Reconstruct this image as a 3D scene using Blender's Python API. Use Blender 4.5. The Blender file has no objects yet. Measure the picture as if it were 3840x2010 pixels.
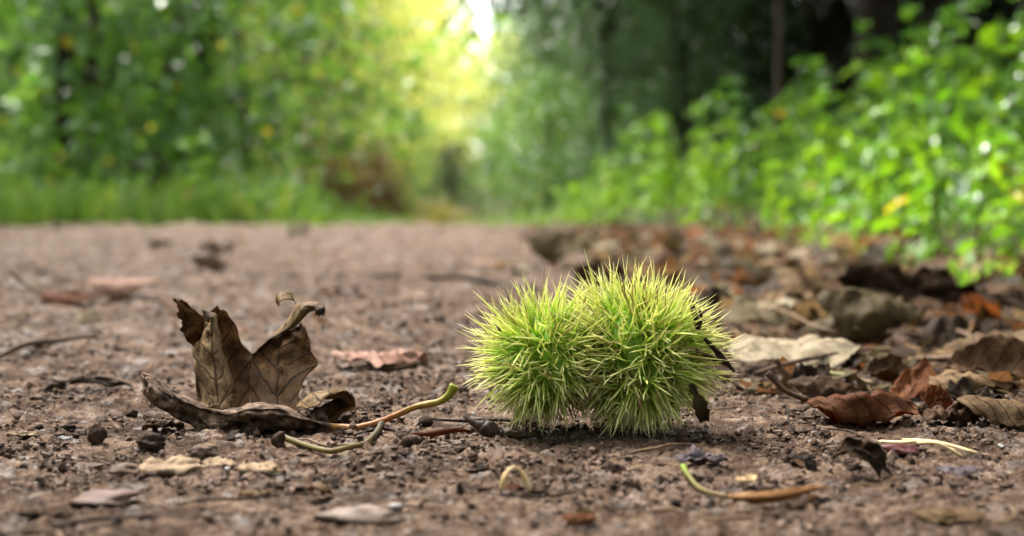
import bpy, math, random
import numpy as np
from mathutils import Vector, Matrix, Euler

rng = np.random.default_rng(7)
random.seed(7)
C = bpy.context.scene.collection
sc = bpy.context.scene
R = math.radians

# ------------------------------------------------------------------ camera
FPX = 50.0 / 36.0 * 3840          # focal length in photo pixels
CAM_H, HOR = 0.071, 800.0         # lens height over the path, horizon row
PITCH = math.atan((1005 - HOR) / FPX)
cd = bpy.data.cameras.new('camera'); cam = bpy.data.objects.new('camera', cd); C.objects.link(cam)
cam.location = (0, 0, CAM_H); cam.rotation_euler = (math.pi / 2 - PITCH, 0, 0)
cd.lens = 50; cd.sensor_width = 36; cd.clip_start = 0.02; cd.clip_end = 600
cd.dof.use_dof = True; cd.dof.focus_distance = 0.462; cd.dof.aperture_fstop = 11.0
sc.camera = cam

# ------------------------------------------------------------------ sky and sun
SUN_EL, SUN_AZ = R(56), R(-42)    # azimuth from +Y (behind the burr), towards -X
w = bpy.data.worlds.new('World'); sc.world = w; w.use_nodes = True
nt = w.node_tree; nt.nodes.clear()
sky = nt.nodes.new('ShaderNodeTexSky'); sky.sky_type = 'NISHITA'; sky.sun_disc = False
sky.sun_elevation = SUN_EL; sky.sun_rotation = SUN_AZ; sky.dust_density = 4.0; sky.air_density = 1.0
hs = nt.nodes.new('ShaderNodeHueSaturation'); hs.inputs['Saturation'].default_value = 0.22
bg = nt.nodes.new('ShaderNodeBackground'); bg.inputs['Strength'].default_value = 0.15
wo = nt.nodes.new('ShaderNodeOutputWorld')
nt.links.new(sky.outputs[0], hs.inputs['Color']); nt.links.new(hs.outputs[0], bg.inputs['Color'])
nt.links.new(bg.outputs[0], wo.inputs['Surface'])
sl = bpy.data.lights.new('sun', 'SUN'); sun = bpy.data.objects.new('sun', sl); C.objects.link(sun)
sl.energy = 1.5; sl.angle = R(12); sl.color = (1.0, 0.95, 0.86)
dsun = Vector((math.sin(SUN_AZ) * math.cos(SUN_EL), math.cos(SUN_AZ) * math.cos(SUN_EL), math.sin(SUN_EL)))
sun.rotation_euler = dsun.to_track_quat('Z', 'Y').to_euler(); sun.location = (0, 0, 15)
sc.view_settings.view_transform = 'Standard'; sc.view_settings.look = 'None'
sc.view_settings.gamma = 1; sc.view_settings.use_curve_mapping = False
sc.view_settings.exposure = 2.7
sc.cycles.use_denoising = True
try: sc.cycles.denoiser = 'OPENIMAGEDENOISE'
except Exception: pass
sc.cycles.max_bounces = 7; sc.cycles.diffuse_bounces = 4; sc.cycles.transmission_bounces = 4
sc.cycles.caustics_reflective = False; sc.cycles.caustics_refractive = False
sc.cycles.sample_clamp_indirect = 6

# ------------------------------------------------------------------ helpers
cp, sp_ = math.cos(PITCH), math.sin(PITCH)
def pt(px, py, Y):
    """world point seen at photo pixel (px, py) at distance Y along the path"""
    a, b = (px - 1920) / FPX, (1005 - py) / FPX
    d = np.array([a, cp + b * sp_, -sp_ + b * cp])
    return np.array([0, 0, CAM_H]) + d * (Y / d[1])
def gy(py):
    """distance of the flat ground seen at row py"""
    b = (1005 - py) / FPX
    return CAM_H * (cp + b * sp_) / -( -sp_ + b * cp)
def gp(px, py):
    return pt(px, py, gy(py))

_T = rng.random((256, 256))
def vnoise(x, y, seed=0):
    x = np.asarray(x, float) + seed * 17.31; y = np.asarray(y, float) + seed * 9.77
    i = np.floor(x).astype(int); j = np.floor(y).astype(int); fx = x - i; fy = y - j
    fx = fx * fx * fx * (fx * (fx * 6 - 15) + 10); fy = fy * fy * fy * (fy * (fy * 6 - 15) + 10)
    a = _T[i & 255, j & 255]; b = _T[(i + 1) & 255, j & 255]
    c = _T[i & 255, (j + 1) & 255]; d = _T[(i + 1) & 255, (j + 1) & 255]
    return (a * (1 - fx) + b * fx) * (1 - fy) + (c * (1 - fx) + d * fx) * fy - 0.5
def fbm(x, y, o=3, seed=0):
    s, a = 0, 1.0
    for k in range(o):
        s = s + a * vnoise(x * 2.03 ** k, y * 2.03 ** k, seed + k * 3); a *= 0.5
    return s
def edge_x(y):
    """where leaf litter starts beside the trodden soil"""
    y = np.asarray(y, float)
    return .115 - .02 * np.clip(y - 1, 0, 2) + .05 * vnoise(y * 2.1, y * 0, 5) * np.clip(y, 0, 1.5)
def green_x(y):
    """where the green bank starts; the path bends away to the left beyond five metres"""
    y = np.asarray(y, float)
    return .24 + .115 * np.minimum(y, 4.6) - .17 * np.clip(y - 4.6, 0, 3.4) + .06 * vnoise(y * 1.7, y * 0, 15)
def H(x, y):
    x = np.asarray(x, float); y = np.asarray(y, float)
    k = np.clip(1.6 / np.maximum(y, .2), 0, 1)
    h = 0.0085 * fbm(x * 7, y * 7, 3, 1) * (np.clip((y - .25) / 0.8, .2, 2.0) + np.clip((y - 3) / 1.2, 0, 3.0))
    h = h + 0.0042 * fbm(x * 38, y * 30, 3, 2) * np.clip(y / .6, .6, 1.6)
    r = vnoise(x * 130, y * 95, 3); h = h + (.0003 + .0022 * np.clip(vnoise(x * 13, y * 11, 23) + .12, 0, .5)) * k * np.maximum(r, -.12)
    r2 = vnoise(x * 330, y * 260, 4); h = h + (.0009 + .0034 * np.clip(vnoise(x * 21, y * 17, 29) + .2, 0, .5)) * k * np.maximum(r2, -.3)
    h = h - .0030 * k * np.abs(vnoise(x * 210 + 3, y * 120, 33)) * np.clip(vnoise(x * 17, y * 14, 37) + .45, 0, 1)
    h = h + 0.0016 * k * vnoise(x * 800, y * 600, 6)
    lit = np.clip((x - edge_x(y)) / .3, 0, 1); gr = np.clip((x - green_x(y)) / .4, 0, 1)
    return h + lit * .004 + gr * gr * (3 - 2 * gr) * (0.02 + 0.02 * np.clip(y - 1, 0, 3))
def Hs(x, y): return float(H(np.array([x]), np.array([y]))[0])

def mk(name, V, F, mat, parent=None, uv=None, smooth=True, attr=None):
    V = np.ascontiguousarray(V, np.float32); F = np.ascontiguousarray(F, np.int32)
    me = bpy.data.meshes.new(name); n, k = F.shape
    me.vertices.add(len(V)); me.vertices.foreach_set('co', V.ravel())
    me.loops.add(n * k); me.loops.foreach_set('vertex_index', F.ravel())
    me.polygons.add(n); me.polygons.foreach_set('loop_start', np.arange(0, n * k, k, dtype=np.int32))
    me.polygons.foreach_set('use_smooth', np.full(n, smooth))
    if uv is not None:
        l = me.uv_layers.new(name='UVMap'); l.data.foreach_set('uv', np.ascontiguousarray(uv, np.float32)[F.ravel()].ravel())
    if attr is not None:
        a = me.attributes.new('tone', 'FLOAT', 'POINT'); a.data.foreach_set('value', np.ascontiguousarray(attr, np.float32))
    me.update(); me.validate()
    me.materials.append(mat)
    o = bpy.data.objects.new(name, me); C.objects.link(o)
    if parent: o.parent = parent
    return o
def tag(o, label=None, cat=None, group=None, kind=None):
    if label: o['label'] = label
    if cat: o['category'] = cat
    if group: o['group'] = group
    if kind: o['kind'] = kind
    return o
def empty(name, loc, label, cat, group=None, rot=(0, 0, 0)):
    o = bpy.data.objects.new(name, None); o.empty_display_size = .01; C.objects.link(o)
    o.location = loc; o.rotation_euler = rot
    return tag(o, label, cat, group)
def copy_tree(o, parent=None):
    c = o.copy(); C.objects.link(c)
    if parent: c.parent = parent
    for ch in list(o.children): copy_tree(ch, c)
    return c
def join(*parts):
    """stack (V, F, UV) tuples"""
    Vs, Fs, Us, o = [], [], [], 0
    for V, F, U in parts:
        Vs.append(V); Fs.append(np.asarray(F) + o); Us.append(U); o += len(V)
    return np.vstack(Vs), np.vstack(Fs), np.vstack(Us)
def grid_faces(nr, nc):
    i = np.arange(nr - 1)[:, None] * nc + np.arange(nc - 1)[None]
    return np.stack([i, i + 1, i + nc + 1, i + nc], -1).reshape(-1, 4)
def catmull(P, n):
    """P (k, ..., 3) sampled n times along axis 0"""
    P = np.asarray(P, float); k = len(P)
    Q = np.concatenate([[2 * P[0] - P[1]], P, [2 * P[-1] - P[-2]]])
    t = np.linspace(0, k - 1 - 1e-9, n); i = t.astype(int); f = (t - i).reshape([-1] + [1] * (P.ndim - 1))
    a, b, c, d = Q[i], Q[i + 1], Q[i + 2], Q[i + 3]
    return 0.5 * (2 * b + (c - a) * f + (2 * a - 5 * b + 4 * c - d) * f ** 2 + (3 * b - a - 3 * c + d) * f ** 3)
def tube(P, rad, sides=7, n=None, bump=0.0, seed=0):
    P = np.asarray(P, float); rad = np.asarray(rad, float)
    if n: 
        rad = catmull(np.stack([rad] * 3, 1), n)[:, 0]; P = catmull(P, n)
    m = len(P); T = np.gradient(P, axis=0); T /= np.linalg.norm(T, axis=1)[:, None] + 1e-12
    up = np.array([0, 0, 1.0]) if abs(T[0, 2]) < .9 else np.array([1.0, 0, 0])
    A = np.cross(T, up); A /= np.linalg.norm(A, axis=1)[:, None] + 1e-12; B = np.cross(T, A)
    th = np.linspace(0, 2 * np.pi, sides, endpoint=False)
    rr = rad[:, None] * (1 + bump * np.random.default_rng(seed).normal(size=(m, sides)))
    V = P[:, None] + rr[..., None] * (np.cos(th)[None, :, None] * A[:, None] + np.sin(th)[None, :, None] * B[:, None])
    V = V.reshape(-1, 3)
    i = np.arange(m - 1)[:, None] * sides; j = np.arange(sides)[None]; j2 = (j + 1) % sides
    F = np.stack([i + j, i + j2, i + sides + j2, i + sides + j], -1).reshape(-1, 4)
    V = np.vstack([V, P[:1], P[-1:]]); a = m * sides
    caps = [[a, (q + 1) % sides, q, a] for q in range(sides)] + [[a + 1, (m - 1) * sides + q, (m - 1) * sides + (q + 1) % sides, a + 1] for q in range(sides)]
    F3 = np.array(caps); 
    U = np.stack([np.tile(th / (2 * np.pi), m), np.repeat(np.linspace(0, 1, m), sides)], 1)
    U = np.vstack([U, [[.5, 0], [.5, 1]]])
    # caps as thin quads: duplicate centre vertex
    V = np.vstack([V, P[:1] + 1e-7, P[-1:] + 1e-7]); U = np.vstack([U, [[.5, 0], [.5, 1]]])
    F3[:sides, 3] = a + 2; F3[sides:, 3] = a + 3
    return V, np.vstack([F, F3]), U

# ------------------------------------------------------------------ materials
class NB:
    def __init__(s, name):
        s.m = bpy.data.materials.new(name); s.m.use_nodes = True; s.t = s.m.node_tree; s.t.nodes.clear()
    def n(s, ty, **kw):
        nd = s.t.nodes.new('ShaderNode' + ty)
        for k, v in kw.items():
            if k.startswith('_'): setattr(nd, k[1:], v)
        for k, v in kw.items():
            if not k.startswith('_'):
                key = int(k[1:]) if k[0] == 'i' and k[1:].isdigit() else k.replace('__', ' ')
                if isinstance(v, bpy.types.NodeSocket): s.t.links.new(v, nd.inputs[key])
                else: nd.inputs[key].default_value = v
        return nd
    def math(s, op, a, b=0.0, c=0.0, clamp=False):
        return s.n('Math', _operation=op, _use_clamp=clamp, i0=a, i1=b, i2=c).outputs[0]
    def mix(s, f, a, b, mode='MIX'):
        nd = s.n('MixRGB', _blend_type=mode, Fac=f, Color1=a, Color2=b); return nd.outputs[0]
    def ramp(s, f, stops, interp='LINEAR'):
        nd = s.n('ValToRGB', Fac=f); e = nd.color_ramp.elements; nd.color_ramp.interpolation = interp
        while len(e) < len(stops): e.new(0.5)
        for q, (p, c) in zip(e, stops): q.position = p; q.color = c if len(c) == 4 else (*c, 1)
        return nd.outputs[0]
    def noise(s, vec, scale, detail=4, rough=.55):
        return s.n('TexNoise', Vector=vec, Scale=scale, Detail=detail, Roughness=rough).outputs['Fac']
    def smooth(s, x, lo, hi):
        return s.n('MapRange', _interpolation_type='SMOOTHSTEP', Value=x, From__Min=lo, From__Max=hi).outputs[0]
    def out(s, sh):
        s.t.links.new(sh, s.n('OutputMaterial').inputs[0]); return s.m
def c4(c): return (*c, 1.0)

def plain(name, a, b, scale=200, rough=.7, bump=.3, bdist=.0005, spec=.10, c=None, k=.40):
    a = tuple(x * k for x in a); b = tuple(x * k for x in b); c = tuple(x * k for x in c) if c else None
    q = NB(name); co = q.n('TexCoord').outputs['Object']
    f = q.noise(co, scale, 5, .6); f2 = q.noise(co, scale * .23, 2)
    col = q.mix(q.smooth(f, .35, .65), c4(a), c4(b))
    if c: col = q.mix(q.smooth(f2, .5, .62), col, c4(c))
    rnd = q.n('ObjectInfo').outputs['Random']
    col = q.n('HueSaturation', Color=col, Value=q.math('MULTIPLY_ADD', rnd, .5, .75)).outputs[0]
    bm = q.n('Bump', Strength=bump, Distance=bdist, Height=f)
    p = q.n('BsdfPrincipled', Base__Color=col, Roughness=rough, Normal=bm.outputs[0])
    p.inputs['Specular IOR Level'].default_value = spec
    return q.out(p.outputs[0])

def leafmat(name, a, b, vein, under=None, transl=.25, tcol=None, rough=.6, spots=.5, nv=6.0, scale=160, veinf=.6, spec=.06):
    a, b, vein = (tuple(x * .40 for x in t_) for t_ in (a, b, vein)); under = tuple(x * .40 for x in under) if under else None
    """dry leaf: mottled two tones, vein net from the blade's own UV, paler back"""
    q = NB(name); tc = q.n('TexCoord'); co = tc.outputs['Object']
    uv = q.n('SeparateXYZ', Vector=tc.outputs['UV']); u, v = uv.outputs[0], uv.outputs[1]
    rnd = q.n('ObjectInfo').outputs['Random']
    f = q.noise(co, scale, 6, .65); f2 = q.noise(co, scale * 4.5, 3, .6); f3 = q.noise(co, scale * .3, 2)
    col = q.mix(q.smooth(f, .36, .66), c4(a), c4(b))
    col = q.mix(q.math('MULTIPLY', q.smooth(f3, .45, .65), .55), col, c4(b))
    if under:
        back = q.n('NewGeometry').outputs['Backfacing']
        col = q.mix(q.math('MULTIPLY', back, q.math('MULTIPLY_ADD', q.smooth(f, .3, .75), -.5, 1.0)), col, c4(under))
    av = q.math('MULTIPLY', q.math('ABSOLUTE', q.math('SUBTRACT', u, .5)), 2.0)
    wob = q.math('MULTIPLY', q.math('SUBTRACT', f, .5), .25)
    t = q.math('ADD', q.math('SUBTRACT', q.math('MULTIPLY', v, nv), q.math('MULTIPLY', q.math('POWER', av, 1.25), nv * .28)), wob)
    lat = q.math('MULTIPLY', q.math('ABSOLUTE', q.math('SUBTRACT', q.math('FRACT', t), .5)), 2.0)
    latm = q.smooth(lat, .86, .985)
    t2 = q.math('ADD', q.math('MULTIPLY', av, 9.0), q.math('MULTIPLY', f, 5.0))
    net = q.smooth(q.math('MULTIPLY', q.math('ABSOLUTE', q.math('SUBTRACT', q.math('FRACT', t2), .5)), 2.0), .8, 1.0)
    mid = q.math('SUBTRACT', 1.0, q.smooth(av, .015, .07))
    vm = q.math('MAXIMUM', q.math('MAXIMUM', latm, mid), q.math('MULTIPLY', net, .25), clamp=True)
    col = q.mix(q.math('MULTIPLY', vm, veinf), col, c4(vein))
    sp = q.smooth(f2, .60, .70)
    col = q.mix(q.math('MULTIPLY', sp, spots), col, c4(tuple(x * .22 for x in b)))
    col = q.n('HueSaturation', Color=col, Value=q.math('MULTIPLY_ADD', rnd, .5, .75)).outputs[0]
    hgt = q.math('ADD', q.math('MULTIPLY', vm, 1.2), q.math('ADD', f, q.math('MULTIPLY', f2, .5)))
    bm = q.n('Bump', Strength=.85, Distance=.0007, Height=hgt)
    p = q.n('BsdfPrincipled', Base__Color=col, Roughness=rough, Normal=bm.outputs[0])
    p.inputs['Specular IOR Level'].default_value = spec
    tr = q.n('BsdfTranslucent', Color=q.mix(.5, col, c4(tcol or a)), Normal=bm.outputs[0])
    mx = q.n('MixShader', Fac=transl, i1=p.outputs[0], i2=tr.outputs[0])
    return q.out(mx.outputs[0])

def greenmat(name, a, b, yel, yamt=.06, transl=.4, rough=.38, spec=.5, tmul=1.5):
    """living leaf: per-leaf tone, a few yellow ones, light passing through"""
    q = NB(name)
    tone = q.n('Attribute', _attribute_name='tone').outputs['Fac']
    rnd = q.n('ObjectInfo').outputs['Random']
    t = q.math('FRACT', q.math('ADD', tone, rnd))
    col = q.mix(t, c4(a), c4(b))
    y = q.math('GREATER_THAN', q.math('FRACT', q.math('MULTIPLY', t, 7.31)), 1 - yamt)
    col = q.mix(y, col, c4(yel))
    p = q.n('BsdfPrincipled', Base__Color=col, Roughness=rough); p.inputs['Specular IOR Level'].default_value = spec
    tcol = q.mix(1.0, col, (tmul * 1.1, tmul, tmul * .35, 1), 'MULTIPLY')
    tr = q.n('BsdfTranslucent', Color=tcol)
    return q.out(q.n('MixShader', Fac=transl, i1=p.outputs[0], i2=tr.outputs[0]).outputs[0])

def soilmat():
    q = NB('soil'); co = q.n('TexCoord').outputs['Object']
    f1 = q.noise(co, 15, 7, .68); f2 = q.noise(co, 110, 8, .72); f3 = q.noise(co, 620, 4, .65); f4 = q.noise(co, 2400, 2)
    col = q.ramp(f2, [(.33, (.010, .005, .003)), (.42, (.048, .026, .016)), (.54, (.122, .078, .051)), (.67, (.265, .186, .136))])
    col = q.mix(q.math('MULTIPLY', q.smooth(f1, .50, .62), .6), col, c4((.215, .145, .104)))
    col = q.mix(q.math('MULTIPLY', q.smooth(q.noise(co, 34, 6, .7), .50, .60), .78), col, c4((.034, .019, .012)))
    col = q.mix(q.smooth(f3, .54, .66), col, c4((.022, .013, .009)))
    col = q.mix(q.math('MULTIPLY', q.smooth(f4, .60, .70), .9), col, c4((.26, .22, .19)))
    xyz = q.n('SeparateXYZ', Vector=co)
    edge = q.math('SUBTRACT', xyz.outputs[0], .115)
    hum = q.smooth(q.math('ADD', edge, q.math('MULTIPLY', q.math('SUBTRACT', f1, .5), .5)), -.05, .25)
    humc = q.ramp(f2, [(.3, (.012, .008, .005)), (.55, (.042, .027, .018)), (.75, (.09, .062, .042))])
    col = q.mix(hum, col, humc)
    h = q.math('ADD', q.math('MULTIPLY', f2, 2.2), q.math('ADD', q.math('MULTIPLY', f3, .9), q.math('MULTIPLY', f4, .25)))
    bm = q.n('Bump', Strength=1.0, Distance=.0018, Height=h)
    wet = q.smooth(q.noise(co, 75, 6, .75), .52, .64)
    rg = q.math('MULTIPLY_ADD', wet, -.42, .78)
    p = q.n('BsdfPrincipled', Base__Color=col, Roughness=rg, Normal=bm.outputs[0]); q.t.links.new(q.math('MULTIPLY_ADD', wet, .40, .03), p.inputs['Specular IOR Level'])
    return q.out(p.outputs[0])

def spinemat():
    q = NB('burr_spine'); uv = q.n('SeparateXYZ', Vector=q.n('TexCoord').outputs['UV'])
    tone = q.n('Attribute', _attribute_name='tone').outputs['Fac']
    base = q.ramp(uv.outputs[1], [(0, (.29, .56, .04)), (.3, (.52, .71, .09)), (.65, (.80, .82, .31)), (1, (.90, .85, .54))])
    brown = q.ramp(uv.outputs[1], [(0, (.20, .30, .05)), (.5, (.40, .36, .12)), (.8, (.22, .12, .04)), (1, (.10, .05, .02))])
    col = q.mix(q.math('GREATER_THAN', tone, .82), base, brown)
    col = q.n('HueSaturation', Color=col, Value=q.math('MULTIPLY_ADD', tone, .4, .8)).outputs[0]
    p = q.n('BsdfPrincipled', Base__Color=col, Roughness=.38)
    tr = q.n('BsdfTranslucent', Color=col)
    return q.out(q.n('MixShader', Fac=.44, i1=p.outputs[0], i2=tr.outputs[0]).outputs[0])

def stalkmat(name, c0, c1, c2):
    """stalk that changes colour along its length, with little dark warts"""
    q = NB(name); tc = q.n('TexCoord'); v = q.n('SeparateXYZ', Vector=tc.outputs['UV']).outputs[1]
    f = q.noise(tc.outputs['Object'], 900, 3); g = q.noise(tc.outputs['Object'], 120, 3)
    col = q.ramp(q.math('ADD', v, q.math('MULTIPLY', q.math('SUBTRACT', g, .5), .35)), [(0, c0), (.4, c1), (.9, c2)])
    col = q.mix(q.smooth(f, .66, .74), col, c4((.05, .03, .015)))
    bm = q.n('Bump', Strength=.3, Distance=.0003, Height=f)
    p = q.n('BsdfPrincipled', Base__Color=col, Roughness=.5, Normal=bm.outputs[0]); p.inputs['Specular IOR Level'].default_value = .15
    return q.out(p.outputs[0])

M = {}
M['soil'] = soilmat()
M['clod'] = plain('dark_soil', (.055, .034, .024), (.17, .105, .074), 700, .85, 1.0, .0010)
M['crumb'] = plain('soil_crumb', (.12, .073, .050), (.33, .215, .155), 260, .7, .5, .0004)
M['stone'] = plain('pebble', (.28, .185, .135), (.48, .37, .30), 260, .6, .6, .0010, c=(.16, .10, .07))
M['redstone'] = plain('reddish_stone', (.15, .085, .065), (.25, .155, .125), 220, .6, .6, .0009, c=(.2, .13, .1))
M['paleflint'] = plain('pale_stone', (.42, .38, .35), (.62, .58, .54), 220, .5, .25, .0003)
M['bark'] = plain('bark', (.035, .022, .015), (.10, .065, .045), 420, .8, .9, .0008)
M['twig'] = plain('twig_bark', (.10, .058, .036), (.24, .150, .10), 330, .7, .5, .0004)
M['chip'] = plain('wood_chip', (.34, .22, .125), (.56, .39, .235), 260, .7, .8, .0008, c=(.16, .10, .065))
M['straw'] = plain('straw', (.66, .46, .22), (.80, .60, .36), 260, .5, .2, .0002, k=.75)
M['fibre'] = plain('dry_fibre', (.22, .13, .07), (.42, .27, .15), 150, .6, .2, .0002)
M['berry'] = plain('dried_fruit', (.16, .035, .035), (.24, .10, .10), 380, .45, .7, .0008)
M['bud'] = plain('bud_scale', (.055, .034, .024), (.13, .085, .06), 300, .45, .5, .0005)
M['husk'] = plain('burr_husk', (.42, .85, .10), (.60, 1.0, .15), 250, .5, .4, .0006)
M['tuft'] = plain('dry_tuft', (.36, .20, .06), (.20, .10, .04), 700, .6, .3, .0002)
M['spine'] = spinemat()
M['hero'] = leafmat('sycamore_leaf', (.36, .175, .058), (.080, .040, .015), (.030, .016, .008), transl=.26, tcol=(.30, .15, .04), rough=.7, spec=.05, spots=.55, nv=5, scale=190, veinf=.55)
M['hero_pale'] = leafmat('sycamore_leaf_underside', (.78, .50, .26), (.28, .165, .078), (.07, .04, .02), transl=.14, tcol=(.30, .17, .05), rough=.6, spots=.7, nv=4, scale=240, veinf=.8)
M['hero_rim'] = leafmat('sycamore_leaf_rim', (.70, .47, .33), (.060, .034, .020), (.05, .03, .02), transl=.06, rough=.7, spots=.9, nv=3, scale=300, veinf=.25)
M['orange'] = leafmat('russet_leaf', (.33, .130, .052), (.16, .056, .022), (.10, .035, .015), under=(.40, .22, .13), transl=.3, tcol=(.6, .16, .03), spots=.5)
M['tan'] = leafmat('tan_leaf', (.42, .27, .14), (.22, .13, .065), (.12, .065, .03), under=(.45, .32, .18), transl=.25, tcol=(.4, .25, .1), spots=.45)
M['pale'] = leafmat('pale_leaf', (.70, .58, .40), (.46, .36, .22), (.30, .20, .12), under=(.66, .54, .36), transl=.2, spots=.2)
M['dark'] = leafmat('dark_leaf', (.095, .058, .032), (.040, .024, .014), (.09, .06, .035), under=(.12, .095, .065), transl=.1, tcol=(.15, .08, .02), spots=.4)
M['olive'] = leafmat('olive_leaf', (.20, .145, .062), (.10, .070, .028), (.30, .23, .12), under=(.27, .20, .11), transl=.2, spots=.4)
M['brown'] = leafmat('brown_leaf', (.24, .135, .072), (.10, .052, .026), (.05, .026, .013), under=(.30, .19, .11), transl=.2, tcol=(.4, .16, .05), spots=.5)
M['chip_leaf'] = leafmat('orange_tan_leaf', (.74, .40, .18), (.50, .24, .09), (.3, .12, .05), transl=.2, spots=.2)
M['pink'] = leafmat('pinkish_leaf', (1.1, .68, .52), (.85, .46, .33), (.35, .16, .10), under=(.55, .28, .19), transl=.2, spots=.1)
M['purple'] = leafmat('purple_leaf', (.30, .24, .26), (.20, .15, .165), (.12, .08, .08), under=(.30, .10, .04), transl=.15, spots=.2)
M['black'] = leafmat('black_leaf', (.075, .045, .026), (.032, .019, .011), (.09, .06, .035), under=(.12, .08, .05), transl=.06, spots=.2, spec=.02)
M['red'] = leafmat('red_leaf', (.33, .065, .025), (.20, .035, .015), (.12, .03, .01), transl=.3, tcol=(.6, .1, .02), spots=.2)
M['stalk'] = stalkmat('green_stalk', (.22, .115, .028), (.22, .075, .026), (.16, .17, .015))
M['stalk2'] = stalkmat('yellow_stalk', (.07, .055, .015), (.12, .078, .022), (.035, .025, .012))
M['stalk3'] = stalkmat('fresh_stalk', (.12, .17, .012), (.10, .095, .02), (.10, .06, .024))
M['stalk4'] = stalkmat('brown_stalk', (.075, .065, .014), (.12, .072, .026), (.09, .05, .025))
M['herb'] = greenmat('herb_leaf', (.072, .190, .016), (.160, .300, .020), (.40, .34, .03), .010, .45, .38, .35)
M['herb2'] = greenmat('herb_leaf_blue', (.045, .13, .03), (.085, .19, .03), (.30, .28, .03), .010, .35, .30, .55)
M['grass'] = greenmat('grass_blade', (.080, .185, .028), (.150, .255, .065), (.32, .28, .10), .05, .4, .45, .4)
M['drygrass'] = greenmat('dry_grass', (.33, .29, .10), (.22, .24, .06), (.5, .4, .2), .1, .3, .5, .3, 1.0)
M['hazel'] = greenmat('hazel_leaf', (.055, .155, .034), (.130, .245, .075), (.42, .34, .06), .016, .5, .28, .6)
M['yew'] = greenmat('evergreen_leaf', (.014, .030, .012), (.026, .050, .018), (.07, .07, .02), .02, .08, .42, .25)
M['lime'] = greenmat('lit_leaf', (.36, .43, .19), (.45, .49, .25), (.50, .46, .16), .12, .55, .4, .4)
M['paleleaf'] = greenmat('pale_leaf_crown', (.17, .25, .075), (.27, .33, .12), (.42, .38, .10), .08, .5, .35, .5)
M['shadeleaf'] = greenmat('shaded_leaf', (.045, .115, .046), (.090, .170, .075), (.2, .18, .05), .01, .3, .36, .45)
M['ferny'] = greenmat('dead_fern', (.10, .062, .036), (.15, .092, .050), (.16, .2, .05), .1, .3, .6, .2, 1.0)
M['stem'] = plain('herb_stem', (.07, .12, .025), (.13, .17, .05), 60, .6, .1, .0005)
M['trunk'] = plain('tree_bark', (.05, .034, .026), (.075, .052, .04), 25, .85, .9, .01, spec=.2)
M['palebark'] = plain('pale_tree_bark', (.20, .14, .11), (.28, .20, .16), 25, .85, .8, .01, spec=.2)
def floormat():
    q = NB('woodland_floor'); co = q.n('TexCoord').outputs['Object']; xyz = q.n('SeparateXYZ', Vector=co)
    f = q.noise(co, 30, 6, .7); f2 = q.noise(co, 3, 4)
    soil = q.ramp(f, [(.33, (.012, .006, .004)), (.45, (.06, .035, .022)), (.6, (.13, .082, .056))])
    wood = q.ramp(f, [(.33, (.010, .008, .004)), (.5, (.035, .032, .012)), (.65, (.075, .06, .03))])
    side = q.math('ADD', q.math('ABSOLUTE', q.math('ADD', xyz.outputs[0], 1.0)), q.math('MULTIPLY', f2, .8))
    col = q.mix(q.smooth(side, 1.6, 2.1), soil, wood)
    bm = q.n('Bump', Strength=.8, Distance=.01, Height=f)
    p = q.n('BsdfPrincipled', Base__Color=col, Roughness=.9, Normal=bm.outputs[0]); p.inputs['Specular IOR Level'].default_value = .05
    return q.out(p.outputs[0])
M['floor'] = floormat()

# ------------------------------------------------------------------ ground
ny, nx = 950, 720
Ys = np.exp(np.linspace(math.log(.22), math.log(9.5), ny))
t = np.linspace(-1, 1, nx); s = t * (.5 + .5 * t ** 2)
Yg = np.repeat(Ys[:, None], nx, 1); Xg = s[None] * (.24 + .5 * Ys[:, None])
Zg = H(Xg, Yg)
tag(mk('path', np.stack([Xg, Yg, Zg], -1).reshape(-1, 3), grid_faces(ny, nx), M['soil']), 'bare trodden brown soil path, damp and crumbly', kind='structure')
# woodland floor all round, just below the path, rolling up to banks at the sides
gx = np.concatenate([-np.geomspace(300, .12, 70), [0], np.geomspace(.12, 300, 70)])
gyv = np.concatenate([-np.geomspace(300, .3, 30), [0], np.geomspace(.3, 400, 100)])
GX, GY = np.meshgrid(gx, gyv)
far = np.clip((np.abs(GX + .6) - 2.0) / 4, 0, 1) ** 1.2 * .5 * np.clip(GY / 6, .3, 1)
far2 = np.clip((np.hypot(GX, GY) - 45) / 150, 0, 1) * 6
def floor_z(x, y):
    return -0.03 + np.clip((np.abs(x + .6) - 2.0) / 4, 0, 1) ** 1.2 * .5 * np.clip(y / 6, .3, 1) + np.clip((np.hypot(x, y) - 45) / 150, 0, 1) * 6
GZ = floor_z(GX, GY) + .06 * fbm(GX * .7, GY * .7, 2, 9) * (np.hypot(GX, GY) > 10)
tag(mk('woodland_floor', np.stack([GX, GY, GZ], -1).reshape(-1, 3), grid_faces(len(gyv), len(gx)), M['floor']), 'dark woodland floor beyond the path', kind='structure')

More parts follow.
